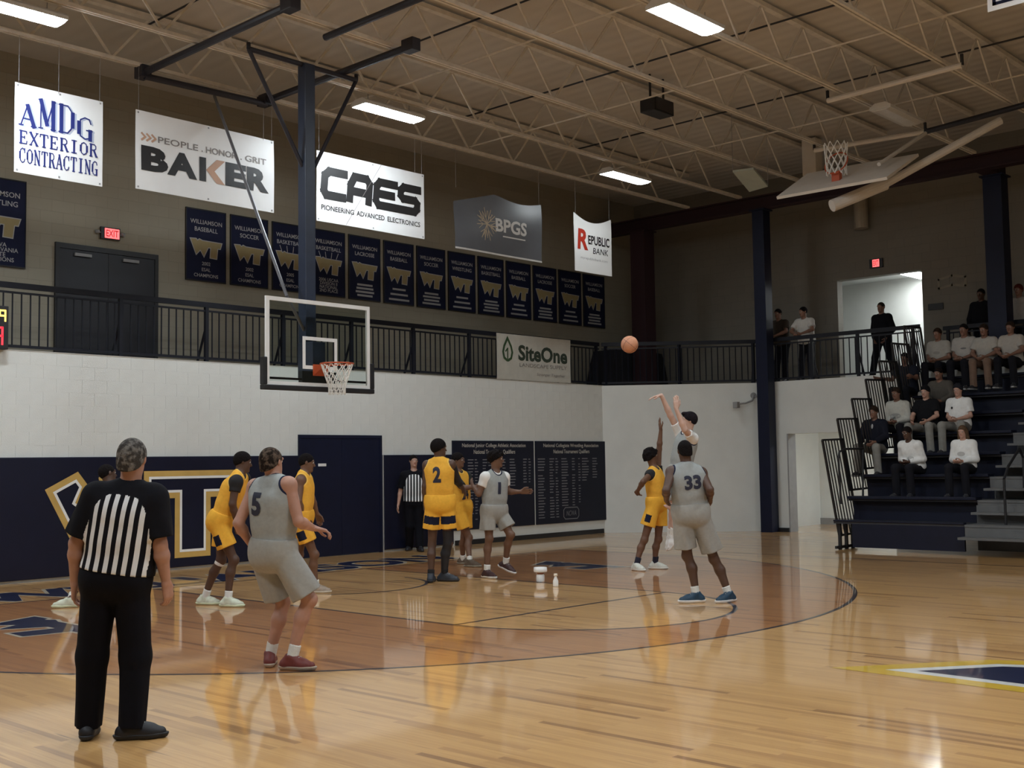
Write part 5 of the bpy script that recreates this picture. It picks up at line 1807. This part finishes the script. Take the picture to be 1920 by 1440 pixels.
    # ---- tights, knee band
    for q in O.get('tights', ''):
        k, a = J['k' + q], J['a' + q]
        m_ = lerp(k, a, .32) - fo[q] * .018 * s
        sdf_mesh('leg_sleeve', [(Cone(lerp(J['h' + q], k, .7), k, .068 * s, .060 * s), .02), (Cone(k, m_, .058 * s, .062 * s), .03), (Cone(m_, a, .060 * s, .042 * s), .03)], vox, mat('black_tights', (.012, .011, .014), .7), root)
    for q in O.get('armsleeve', ''):
        S, E, W = J['s' + q], J['e' + q], J['w' + q]
        sdf_mesh('arm_sleeve', [(Cone(lerp(S, E, .05), E, .064 * s, .050 * s), .02), (Cone(E, lerp(E, W, .5), .050 * s, .046 * s, True), .02)], vox, mat('black_tights', (.012, .011, .014), .7), root)
    if O.get('kneeband'):
        q = O['kneeband']
        k, a = J['k' + q], J['a' + q]
        sdf_mesh('knee_band', [(Cone(lerp(k, a, .05), lerp(k, a, .12), .058 * s, .058 * s, True), 0)], vox, M_WHITE, root)
    # ---- socks and shoes
    for q in 'lr':
        k, a = J['k' + q], J['a' + q]
        fd = fo[q]
        if O.get('sock'):
            st = lerp(a, k, O.get('sock_h', .2))
            sdf_mesh('sock', [(Cone(st, a - np.array([0, 0, .03]), .047 * s, .043 * s), 0), ('cut', Half(st, a - st), 0)], vox, mat('sock_' + O['sock_name'], O['sock'], .9, bump=.3, bscale=80), root)
        # fd may tilt: sole plane is spanned by fd and its sideways direction
        sdw = nrmz(np.cross(fd, (0, 0, 1)))
        su = np.cross(sdw, fd)
        sole = a - su * .088 * s
        heel, toe = sole - fd * .055 * s + su * .04 * s, sole + fd * .165 * s + su * .034 * s
        ball = sole + fd * .10 * s + su * .036 * s
        shoe = [(Cone(heel, ball + sdw * .004, .040 * s, .047 * s), .02), (Cone(ball, toe, .046 * s, .033 * s), .03), (Cone(heel + su * .01 + fd * .012, a + su * .012 * s - fd * .004, .041 * s, .047 * s), .03),
                (Cone(a - su * .01 + fd * .03 * s, ball + su * .012 * s, .040 * s, .034 * s), .03), ('cut', Half(sole + su * .020 * s, su), 0), ('cut', Cone(a + su * .015 * s, a + su * .1 * s, .036 * s, .045 * s), .004)]
        sh_o, _, _ = sdf_mesh('shoe', shoe, min(vox, .009), mat('shoe_' + O['shoe_name'], O['shoe'], .55, noise=.12, scale=25), root)
        sol = [(Cone(heel - fd * .010, ball, .046 * s, .053 * s), .02), (Cone(ball, toe + fd * .010, .052 * s, .039 * s), .03), ('cut', Half(sole + su * .034 * s, -su), .004), ('cut', Half(sole + su * .001, su), 0)]
        if vox < .0125:
            lc = MB()
            for i_ in range(4):
                c_ = lerp(a + fd * .052 * s + su * .022 * s, ball + fd * .012 * s + su * .042 * s, i_ / 3)
                lc.tube(c_ - sdw * .022 * s, c_ + sdw * .022 * s, .0035 * s, 5)
            lc.build('laces', mat('laces_' + O['shoe_name'], O.get('lace', (.55, .54, .52)), .8), sh_o)
        sdf_mesh('sole', sol, min(vox, .008), mat('sole_' + O['shoe_name'], O.get('sole', (.6, .6, .58)), .6), sh_o)
    return root
# ---------------------------------------------------------------- players, placed from the photograph's pixels on the floor
RH = np.array([math.cos(YAW), -math.sin(YAW), 0.0])      # level right / away directions of the view
AH = np.array([math.sin(YAW), math.cos(YAW), 0.0])
UZ = np.array([0, 0, 1.0])
def cv(rgt, up, away):
    return RH * rgt + UZ * up + AH * away
def player(label, s, feetpx, joints, face, outfit, lift=None, dep=None, **k):
    """feetpx: pixel where each foot meets the floor; joints: (px, py, metres behind the feet)"""
    J = {}
    fp = {}
    for q in 'lr':
        if feetpx and q in feetpx:
            p = onfloor(*feetpx[q])
            p[2] = .088 * s + ((lift or {}).get(q, 0))
            J['a' + q] = p
            fp[q] = p
    d0 = dep if dep else np.mean([depth_of(p) for p in fp.values()])
    for key, (x, y, w) in joints.items():
        J[key] = atdepth(x, y, d0 + w)
    base = np.mean([J['al'], J['ar']], 0)
    base[2] = 0
    if 'feet' in k:
        k['feet'] = {q: cv(*v) for q, v in k['feet'].items()}
    if 'hands' in k:
        k['hands'] = {q: {kk: (cv(*vv) if kk in ('dir', 'n', 'side') else vv) for kk, vv in h.items()} for q, h in k['hands'].items()}
    if DEBUG_BONES:
        ln = lambda a, b: round(float(np.linalg.norm(J[a] - J[b])), 2)
        print('BONES', label[:40], 'uarm', ln('sl', 'el'), ln('sr', 'er'), 'farm', ln('el', 'wl'), ln('er', 'wr'), 'thigh', ln('hl', 'kl'), ln('hr', 'kr'), 'shin', ln('kl', 'al'), ln('kr', 'ar'),
              'sho', ln('sl', 'sr'), 'torso', round(float(np.linalg.norm(J['neck'] - (J['hl'] + J['hr']) / 2)), 2), 'head', ln('neck', 'head'))
    return person(label, base, J, cv(*face), outfit, s=s, **k)
DEBUG_BONES = False

GREYJ = dict(top='jersey', top_name='grey', top_col=(.32, .335, .325), trim=(.012, .016, .04), bottom='shorts', bot_name='grey', bot_col=(.33, .325, .30), sock=(.72, .72, .68), sock_name='white')
YELJ = dict(top='jersey', top_name='yellow', top_col=(.82, .43, .055), trim=(.88, .55, .12), bottom='shorts', bot_name='yellow', bot_col=(.82, .43, .05), sock=(.72, .72, .68), sock_name='white')
BLK = (.010, .010, .012)
REFO = dict(top='ref', top_name='ref', top_col=BLK, bottom='pants', bot_name='black', bot_col=(.005, .005, .008), shoe=(.010, .010, .014), shoe_name='black', sole=(.01, .01, .012), belt=True, leg_w=1.12)
def mk(base, **k):
    d = dict(base); d.update(k); return d
SHORTHAIR = dict(e=.008, col=(.008, .006, .006), name='hair_black')

player('referee with grey hair standing nearest the camera, seen from behind', 1.02, dict(l=(165, 1384), r=(247, 1386)),
       dict(head=(248, 863, .02), neck=(245, 911, .02), sl=(182, 930, 0), sr=(288, 933, 0), hl=(189, 1086, 0), hr=(246, 1086, 0), kl=(173, 1230, .02), kr=(254, 1230, .02),
            el=(143, 1018, -.02), er=(300, 1021, -.02), wl=(140, 1090, .03), wr=(311, 1089, .03)),
       (.05, 0, 1), REFO, skin='ruddy', hair=dict(e=.010, col=(.07, .062, .055), col2=(.17, .155, .14), name='hair_grey', nape=.075, back=True), vox=.0075, feet=dict(l=(-.2, 0, 1), r=(1, 0, .25)), bulk=1.08,
       hands=dict(l=dict(curl=.5), r=dict(curl=.5)))
player('grey number 5 player crouching beside the referee, seen from behind', 1.03, dict(l=(506, 1249), r=(546, 1256)),
       dict(head=(510, 870, .03), neck=(515, 900, 0), sl=(479, 913, .09), sr=(541, 909, -.11), hl=(496, 1040, .07), hr=(529, 1040, -.07), kl=(531, 1130, .14), kr=(580, 1124, -.06),
            el=(447, 981, .0), er=(560, 978, -.16), wl=(470, 1020, .14), wr=(587, 990, .0)),
       (.45, 0, .9), mk(GREYJ, number=('5', True, -.055, -.19, .105, .19), shoe=(.16, .03, .025), shoe_name='red', sole=(.42, .34, .26), short_len=.88, sock_h=.24), skin='ruddy',
       hair=dict(e=.010, col=(.022, .014, .010), col2=(.10, .07, .05), name='hair_braids', nape=.07, back=True), vox=.0075, feet=dict(l=(-.15, 0, 1), r=(1, 0, -.22)), bulk=1.06,
       hands=dict(r=dict(dir=(1, -.25, .3), n=(0, -1, 0), side=(0, .3, 1), curl=.6)))
player('yellow player in a low stance at the left, half behind number 5', 1.0, dict(l=(383, 1134), r=(427, 1138)),
       dict(head=(455, 868, .05), neck=(449, 889, 0), sl=(457, 897, .18), sr=(443, 903, -.15), hl=(418, 979, .09), hr=(408, 980, -.09), kl=(414, 1050, .06), kr=(438, 1050, -.08),
            el=(470, 938, .25), er=(436, 945, -.20), wl=(488, 962, .30), wr=(444, 982, -.10)),
       (1, 0, .35), mk(YELJ, under=BLK, under_name='black', under_len=.45, shoe=(.60, .63, .50), shoe_name='pale', sole=(.66, .74, .52), short_len=.64, patch=('r', .45, .85, 40, 38), kneeband='l', sock_h=.22),
       skin='dark', hair=dict(e=.014, col=(.008, .006, .006), name='hair_black'), vox=.0085, feet=dict(l=(1, 0, -.15), r=(1, 0, -.15)))
player('grey player almost hidden behind the nearest referee, white shoe showing', 1.0, dict(l=(131, 1139), r=(226, 1124)),
       dict(head=(202, 890, .05), neck=(207, 912, 0), sl=(193, 922, -.1), sr=(232, 920, .12), hl=(198, 1000, -.06), hr=(218, 1000, .06), kl=(160, 1064, 0), kr=(228, 1062, .1),
            el=(190, 965, -.2), er=(245, 962, .1), wl=(205, 990, -.1), wr=(240, 985, .2)),
       (.6, 0, .6), mk(GREYJ, shoe=(.60, .63, .52), shoe_name='pale', sole=(.66, .70, .58), short_len=.7), skin='dark', hair=SHORTHAIR, vox=.009, feet=dict(l=(-1, 0, -.2), r=(1, 0, .2)))
player('yellow player half hidden behind number 5, in front of the navy door', 1.0, dict(l=(556, 1112), r=(592, 1112)),
       dict(head=(575, 869, .03), neck=(570, 888, 0), sl=(576, 897, .16), sr=(564, 900, -.14), hl=(570, 975, .08), hr=(562, 975, -.08), kl=(560, 1040, .1), kr=(589, 1040, -.05),
            el=(585, 935, .22), er=(560, 940, -.22), wl=(594, 962, .3), wr=(570, 970, -.1)),
       (1, 0, .2), mk(YELJ, shoe=(.35, .28, .22), shoe_name='tan', sole=(.55, .5, .42), short_len=.62, patch=('r', .45, .85, 20, 38)), skin='brown', hair=SHORTHAIR, vox=.0085, feet=dict(l=(1, 0, -.1), r=(1, 0, -.1)))
player('second referee standing against the navy pad, facing the court', .96, dict(l=(787, 1034), r=(768, 1032)),
       dict(head=(775.5, 865, 0), neck=(776, 884, 0), sl=(793, 891, .02), sr=(758, 891, -.02), hl=(785, 944, 0), hr=(767, 944, 0), kl=(786, 988, -.02), kr=(768, 987, -.02),
            el=(800, 919, 0), er=(751, 919, 0), wl=(801, 945, -.05), wr=(747, 945, -.05)),
       (.35, 0, -1), mk(REFO), skin='light', hair=SHORTHAIR, vox=.0095, feet=dict(l=(.4, 0, -1), r=(-.2, 0, -1)))
player('tall yellow number 2 player seen from behind', 1.06, dict(l=(808, 1092), r=(833, 1090)),
       dict(head=(823, 842, .02), neck=(823, 863, 0), sl=(801, 872, .02), sr=(846, 871, -.03), hl=(814, 946, 0), hr=(837, 946, 0), kl=(810, 1021, .03), kr=(840, 1019, .03),
            el=(797, 912, -.02), er=(857, 899, .12), wl=(797, 944, .08), wr=(868, 917, .30)),
       (.8, .15, .5), mk(YELJ, number=('2', True, -.005, -.19, .115, .22), shoe=(.022, .028, .04), shoe_name='darkblue', sole=(.02, .022, .03), short_len=.60, patch=('lr', .45, .78, 82, 62), tights='r', armsleeve='r', sock=BLK, sock_name='black'),
       skin='dark', hair=dict(e=.016, col=(.007, .006, .006), name='hair_black'), vox=.0085, feet=dict(l=(.05, 0, 1), r=(1, 0, -.25)))
player('yellow number 24 player reaching for the grey player beside number 2', 1.0, dict(l=(868, 1058), r=(881, 1063)),
       dict(head=(859, 864, 0), neck=(858, 884, 0), sl=(875, 893, .13), sr=(852, 894, -.12), hl=(873, 955, .06), hr=(859, 955, -.07), kl=(870, 1006, .08), kr=(879, 1008, -.06),
            el=(884, 912, .05), er=(870, 915, -.28), wl=(901, 922, -.10), wr=(893, 912, -.28)),
       (.9, 0, -.3), mk(YELJ, number=('24', False, -.03, -.37, .15, .16), under=(.012, .014, .012), under_name='darkgreen', under_len=.85, shoe=(.10, .07, .045), shoe_name='brown', sole=(.3, .28, .22), short_len=.66), skin='brown',
       hair=dict(e=.012, col=(.01, .007, .006), name='hair_black'), vox=.009, feet=dict(l=(1, 0, -.3), r=(1, 0, -.45)))
player('grey player with white undershirt turning towards the shooter', 1.02, dict(l=(948, 1081), r=(913, 1084)),
       dict(head=(930, 862, 0), neck=(929, 885, 0), sl=(946, 895, .08), sr=(910, 895, -.10), hl=(937, 963, .05), hr=(916, 963, -.06), kl=(957, 1003, -.03), kr=(917, 1010, -.08),
            el=(952, 922, .12), er=(898, 926, -.13), wl=(976, 922, .02), wr=(888, 912, .10)),
       (1, .1, -.15), mk(GREYJ, number=('1', False, -.01, -.22, .05, .17), under=(.74, .73, .70), under_name='white', under_len=.55, shoe=(.05, .02, .02), shoe_name='blackwhite', sole=(.72, .72, .70), short_len=.66, sock_h=.22), skin='brown',
       hair=dict(e=.020, col=(.010, .008, .007), name='hair_black', puffs=5), vox=.0085, lift=dict(l=.10), feet=dict(l=(.8, -.35, -.5), r=(.6, 0, -.7)), hands=dict(l=dict(dir=(1, .05, -.1), n=(0, -.3, -1), side=(0, 1, 0), curl=.3)))
player('yellow defender with one arm stretched up at the shooter', .98, dict(l=(1228, 1067), r=(1193, 1070)),
       dict(head=(1221, 857, .02), neck=(1226, 878, 0), sl=(1233, 884, .17), sr=(1219, 890, -.13), hl=(1238, 946, .07), hr=(1227, 946, -.08), kl=(1234, 1011, .06), kr=(1208, 1012, -.08),
            el=(1236, 842, .17), er=(1206, 903, -.32), wl=(1239, 806, .13), wr=(1196, 920, -.08)),
       (.9, .25, .4), mk(YELJ, under=BLK, under_name='black', under_len=.28, shoe=(.62, .62, .55), shoe_name='white', sole=(.72, .72, .66), short_len=.60, patch=('r', .5, .85, -10, 25), sock=(.014, .014, .03), sock_name='navy', sock_h=.3), skin='brown',
       hair=dict(e=.026, col=(.010, .008, .007), name='hair_black', puffs=9, back=True), vox=.0085, feet=dict(l=(1, 0, -.35), r=(.55, 0, -.8)), hands=dict(l=dict(dir=(-.15, 1, 0), n=(1, 0, .2), side=(0, 0, -1), curl=.12), r=dict(fist=True)))
player('grey shooter in mid air with both hands up after the shot', 1.02, None,
       dict(head=(1292, 790, 0), neck=(1290, 811, 0), sl=(1299, 822, -.14), sr=(1277, 817, .16), hl=(1277, 892, -.07), hr=(1267, 892, .09), kl=(1268, 948, -.10), kr=(1262, 950, .06), al=(1262, 1003, .02), ar=(1256, 1004, .16),
            el=(1284, 806, -.34), er=(1257, 779, .10), wl=(1268, 767, -.34), wr=(1240, 741, .06)),
       (-1, .12, 0), mk(GREYJ, under=(.74, .73, .70), under_name='white', under_len=.6, shoe=(.70, .70, .68), shoe_name='allwhite', sole=(.72, .72, .70), short_len=.8, sock_h=.25), dep=16.5, skin='pale',
       hair=dict(e=.014, col=(.012, .009, .012), name='hair_dark', tuft=True, nape=.04), vox=.0085, feet=dict(l=(-.55, -.8, -.1), r=(-.5, -.85, .1)),
       hands=dict(r=dict(dir=(-1, -.22, 0), n=(-.2, -1, 0), side=(0, 0, -1), curl=.2), l=dict(dir=(.0, 1, 0), n=(-.3, 0, 1), side=(1, 0, 0), curl=.06, spread=.12) if False else dict(dir=(.0, 1, 0), n=(-.3, 0, 1), side=(1, 0, 0), curl=.06)))
player('grey number 33 player seen from behind in front of the shooter', 1.04, dict(l=(1306, 1130), r=(1367, 1129)),
       dict(head=(1284, 847, .03), neck=(1287, 873, 0), sl=(1259, 885, -.03), sr=(1315, 887, .03), hl=(1281, 966, 0), hr=(1310, 966, 0), kl=(1289, 1042, .05), kr=(1339, 1048, .05),
            el=(1249, 920, -.20), er=(1331, 918, -.18), wl=(1250, 938, .14), wr=(1331, 940, .12)),
       (-.15, 0, 1), mk(GREYJ, number=('33', True, .01, -.185, .20, .165), shoe=(.012, .045, .085), shoe_name='blue', sole=(.70, .70, .70), short_len=.80, sock_h=.22), skin='dark',
       hair=dict(e=.006, col=(.008, .006, .006), name='hair_black', nape=.06, back=True), vox=.008, feet=dict(l=(-1, 0, -.12), r=(-.8, 0, -.6)), bulk=1.05)

# ---------------------------------------------------------------- spectators
def seated(label, px, py, bench, outfit, skin='mid', hair=None, yaw=0.0, lean=.10, s=.97, look=(0, 0, 0), arms='lap', knee=.14, dz=0.0):
    zs = BZ0 + BRISE * bench + .05 + dz
    x = BX0 + BRUN * bench + (.07 if bench < 7 else -.02)
    y = float(on(px, py, 0, x)[1])
    fw = np.array([-math.cos(yaw), math.sin(yaw), 0.0])
    rt = np.cross(fw, UZ)
    base = np.array([x, y, zs])
    hc = base + UZ * .095
    up = nrmz(UZ + fw * lean)
    N = hc + up * .53 * s
    J = dict(neck=N, head=N + nrmz(up + UZ * .6) * .165 * s + fw * .03)
    for q, sg in (('l', -1), ('r', 1)):
        J['h' + q] = hc + rt * sg * .085
        J['k' + q] = hc + fw * .43 * s + rt * sg * knee + UZ * .02
        J['a' + q] = np.array([*(hc + fw * .40 * s + rt * sg * (knee + .01))[:2], zs - .05 - BRISE + .088 * s])
        J['s' + q] = N - up * .055 + rt * sg * .165 * s
        if arms == 'lap':
            J['e' + q] = J['s' + q] - up * .27 + rt * sg * .05 + fw * .03
            J['w' + q] = hc + fw * .26 + rt * sg * .045 + UZ * .13
        elif arms == 'knees':
            J['e' + q] = J['s' + q] - up * .24 + rt * sg * .08 + fw * .12
            J['w' + q] = J['k' + q] - fw * .06 + UZ * .10 - rt * sg * .05
        elif arms == 'chin':
            J['e' + q] = hc + fw * .34 + rt * sg * .12 + UZ * .14
            J['w' + q] = hc + fw * .38 + rt * sg * .03 + UZ * .36
        elif arms == 'reach':
            J['e' + q] = J['s' + q] - up * .20 + rt * sg * .10 + fw * .12
            J['w' + q] = J['e' + q] + (fw * .2 + (-rt if q == 'l' else rt) * .0 + UZ * (.02)) + RH * (-.18 if q == 'r' else 0)
    face = fw + np.array(look, float)
    feet = dict(l=nrmz(fw - rt * .15), r=nrmz(fw + rt * .15))
    return person(label, np.array([x, y, zs]), J, face, outfit, skin=skin, hair=hair, vox=.012, s=s, feet=feet, group='spectators on the bleachers')
def top(kind, name, col, bot, bcol, shoe='dark', shoec=(.03, .03, .035), **k):
    return mk(dict(top=kind, top_name=name, top_col=col, bottom='pants', bot_name=bot, bot_col=bcol, shoe=shoec, shoe_name=shoe, sole=(.4, .4, .4)), **k)
WHT = (.80, .80, .78)
KHA = (.22, .20, .165)
BR = dict(e=.012, col=(.03, .018, .012), name='hair_brown')
seated('front row spectator in a loose white hoodie, hand at the chin', 1717, 885, 2, top('long', 'white', WHT, 'dark', (.012, .012, .016), untucked=True, chest=((.50, .49, .47), .05, -.27, .14, .09)), 'dark', SHORTHAIR, lean=.34, arms='lap', yaw=.15)
seated('front row spectator with long hair and a printed white sweatshirt', 1811, 885, 2, top('long', 'white', WHT, 'dark', (.012, .012, .016), untucked=True, chest=((.42, .42, .42), -.01, -.22, .14, .08)), 'light', dict(e=.012, col=(.10, .06, .035), name='hair_lightbrown', long=True), lean=.08, arms='lap', s=.92)
seated('spectator in a dark jacket over a white collar by the guard rail', 1645, 850, 3, top('jacket', 'navyjacket', (.014, .015, .024), 'khaki', (.27, .26, .235), untucked=True, chest=((.40, .40, .40), .0, -.09, .04, .09)), 'mid', BR, lean=.12, arms='knees', knee=.19, s=1.0)
seated('spectator in a cream sweatshirt with a large oval print', 1687, 808, 4, top('long', 'cream', (.56, .555, .50), 'dark', (.020, .020, .024), untucked=True, chest=((.36, .36, .34), .0, -.26, .22, .11)), 'mid', BR, lean=.12, arms='lap', knee=.2)
seated('spectator in a black shirt with a dark cap and khaki trousers', 1740, 802, 4, top('tee', 'black', (.010, .010, .012), 'khaki', KHA, untucked=True), 'light', dict(e=.018, col=(.008, .008, .010), name='cap_black'), lean=.05, arms='knees', knee=.2)
seated('spectator in a white short sleeved shirt with a chest badge and a cap', 1801, 800, 4, top('tee', 'whitepolo', WHT, 'khaki', KHA, untucked=True, chest=((.03, .03, .035), -.09, -.16, .045, .05)), 'light', dict(e=.018, col=(.02, .02, .025), name='cap_dark'), lean=.04, arms='lap', knee=.18)
seated('dim spectator in dark clothes pointing, high on the left of the bleachers', 1703, 742, 6, top('tee', 'darkblue', (.018, .02, .03), 'dark', (.014, .014, .018), untucked=True), 'mid', SHORTHAIR, lean=.12, arms='reach')
seated('dim spectator in a brown grey jacket bending forward', 1769, 752, 5, top('jacket', 'browngrey', (.095, .085, .072), 'dark', (.014, .014, .018), untucked=True), 'mid', SHORTHAIR, lean=.26, arms='knees')
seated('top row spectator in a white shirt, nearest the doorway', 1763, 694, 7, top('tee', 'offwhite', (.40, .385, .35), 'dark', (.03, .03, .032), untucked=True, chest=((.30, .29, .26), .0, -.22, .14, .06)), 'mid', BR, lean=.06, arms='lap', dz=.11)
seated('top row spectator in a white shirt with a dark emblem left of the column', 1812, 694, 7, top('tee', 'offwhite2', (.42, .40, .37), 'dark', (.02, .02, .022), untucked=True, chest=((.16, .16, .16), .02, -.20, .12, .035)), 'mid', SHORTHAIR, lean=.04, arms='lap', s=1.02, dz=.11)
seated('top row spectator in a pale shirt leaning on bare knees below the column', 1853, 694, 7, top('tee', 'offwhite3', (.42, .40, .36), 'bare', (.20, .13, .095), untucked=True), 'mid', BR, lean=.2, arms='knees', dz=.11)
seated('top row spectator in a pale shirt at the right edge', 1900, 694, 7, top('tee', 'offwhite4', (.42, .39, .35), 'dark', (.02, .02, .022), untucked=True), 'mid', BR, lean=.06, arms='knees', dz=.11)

def upright(label, base, fw, outfit, skin='mid', hair=None, s=1.0, spread=.12, arms='down', lean=0.0, yawspread=None, look=(0, 0, 0), **k):
    fw = nrmz(fw); rt = np.cross(fw, UZ)
    base = np.asarray(base, float)
    hz = .93 * s - (spread - .12) * .3
    hc = base + UZ * hz - fw * lean * .4
    up = nrmz(UZ + fw * lean)
    N = hc + up * .55 * s
    J = dict(neck=N, head=N + nrmz(up + UZ) * .168 * s + fw * .02)
    for q, sg in (('l', -1), ('r', 1)):
        J['h' + q] = hc + rt * sg * .085 * s
        J['a' + q] = base + rt * sg * spread + UZ * .088 * s
        J['k' + q] = lerp(J['h' + q], J['a' + q], .5) + fw * .03
        J['s' + q] = N - up * .055 + rt * sg * .165 * s
        if arms == 'down':
            J['e' + q] = J['s' + q] - up * .28 * s + rt * sg * .09
            J['w' + q] = J['e' + q] - up * .22 * s + fw * .12 - rt * sg * .02
        elif arms == 'pockets':
            J['e' + q] = J['s' + q] - up * .27 * s + rt * sg * .08 - fw * .04
            J['w' + q] = J['e' + q] - up * .20 * s + fw * .12 - rt * sg * .09
        elif arms == 'rail':
            J['e' + q] = J['s' + q] - UZ * .22 * s + rt * sg * .10 + fw * .14
            J['w' + q] = np.array([*(J['s' + q] + fw * .36 - rt * sg * .08)[:2], ZB + 1.06])
    return person(label, base, J, fw + np.array(look, float), outfit, skin=skin, hair=hair, vox=.012, s=s, feet=dict(l=nrmz(fw - rt * .25), r=nrmz(fw + rt * .25)), group=k.get('group'))
DK = (.009, .009, .012)
xs = 24.75
y_ = float(on(1655, 640, 0, xs)[1])
upright('man in black standing with legs apart in front of the bright doorway', (xs, y_, ZB), (-1, .12, 0), top('jacket', 'blackjacket', DK, 'blackp', DK, untucked=True), 'mid', dict(e=.004, col=(.03, .026, .022), name='hair_thin'), s=1.0, spread=.29, arms='pockets')
xs = 24.05
upright('spectator in a white shirt leaning on the balcony railing', (xs, float(on(1510, 640, 0, xs)[1]), ZB), (-1, -.05, 0), top('tee', 'whitetee', (.60, .585, .55), 'dark', (.012, .012, .016), untucked=True), 'mid', SHORTHAIR, s=.97, arms='rail', lean=.22, look=(0, .5, -.3))
upright('spectator leaning on the balcony railing half hidden by the navy column', (xs, float(on(1463, 640, 0, xs)[1]), ZB), (-1, .05, 0), top('tee', 'browntee', (.05, .04, .032), 'dark', (.012, .012, .016), untucked=True), 'mid', SHORTHAIR, s=.98, arms='rail', lean=.2)
xs = 24.75
upright('dim figure in black standing left of the navy column above the bleachers', (xs, float(on(1842, 600, 0, xs)[1]), ZB), (-1, 0, 0), top('jacket', 'blackjacket', DK, 'blackp', DK, untucked=True), 'dark', SHORTHAIR, s=1.0, arms='down')
upright('spectator in a pale shirt and cap standing at the right edge behind the railing', (xs, float(on(1913, 600, 0, xs)[1]), ZB), (-1, .1, 0), top('tee', 'paletee', (.34, .31, .28), 'dark', (.012, .012, .016), untucked=True), 'mid', dict(e=.016, col=(.10, .02, .015), name='cap_red'), s=1.0, arms='down')
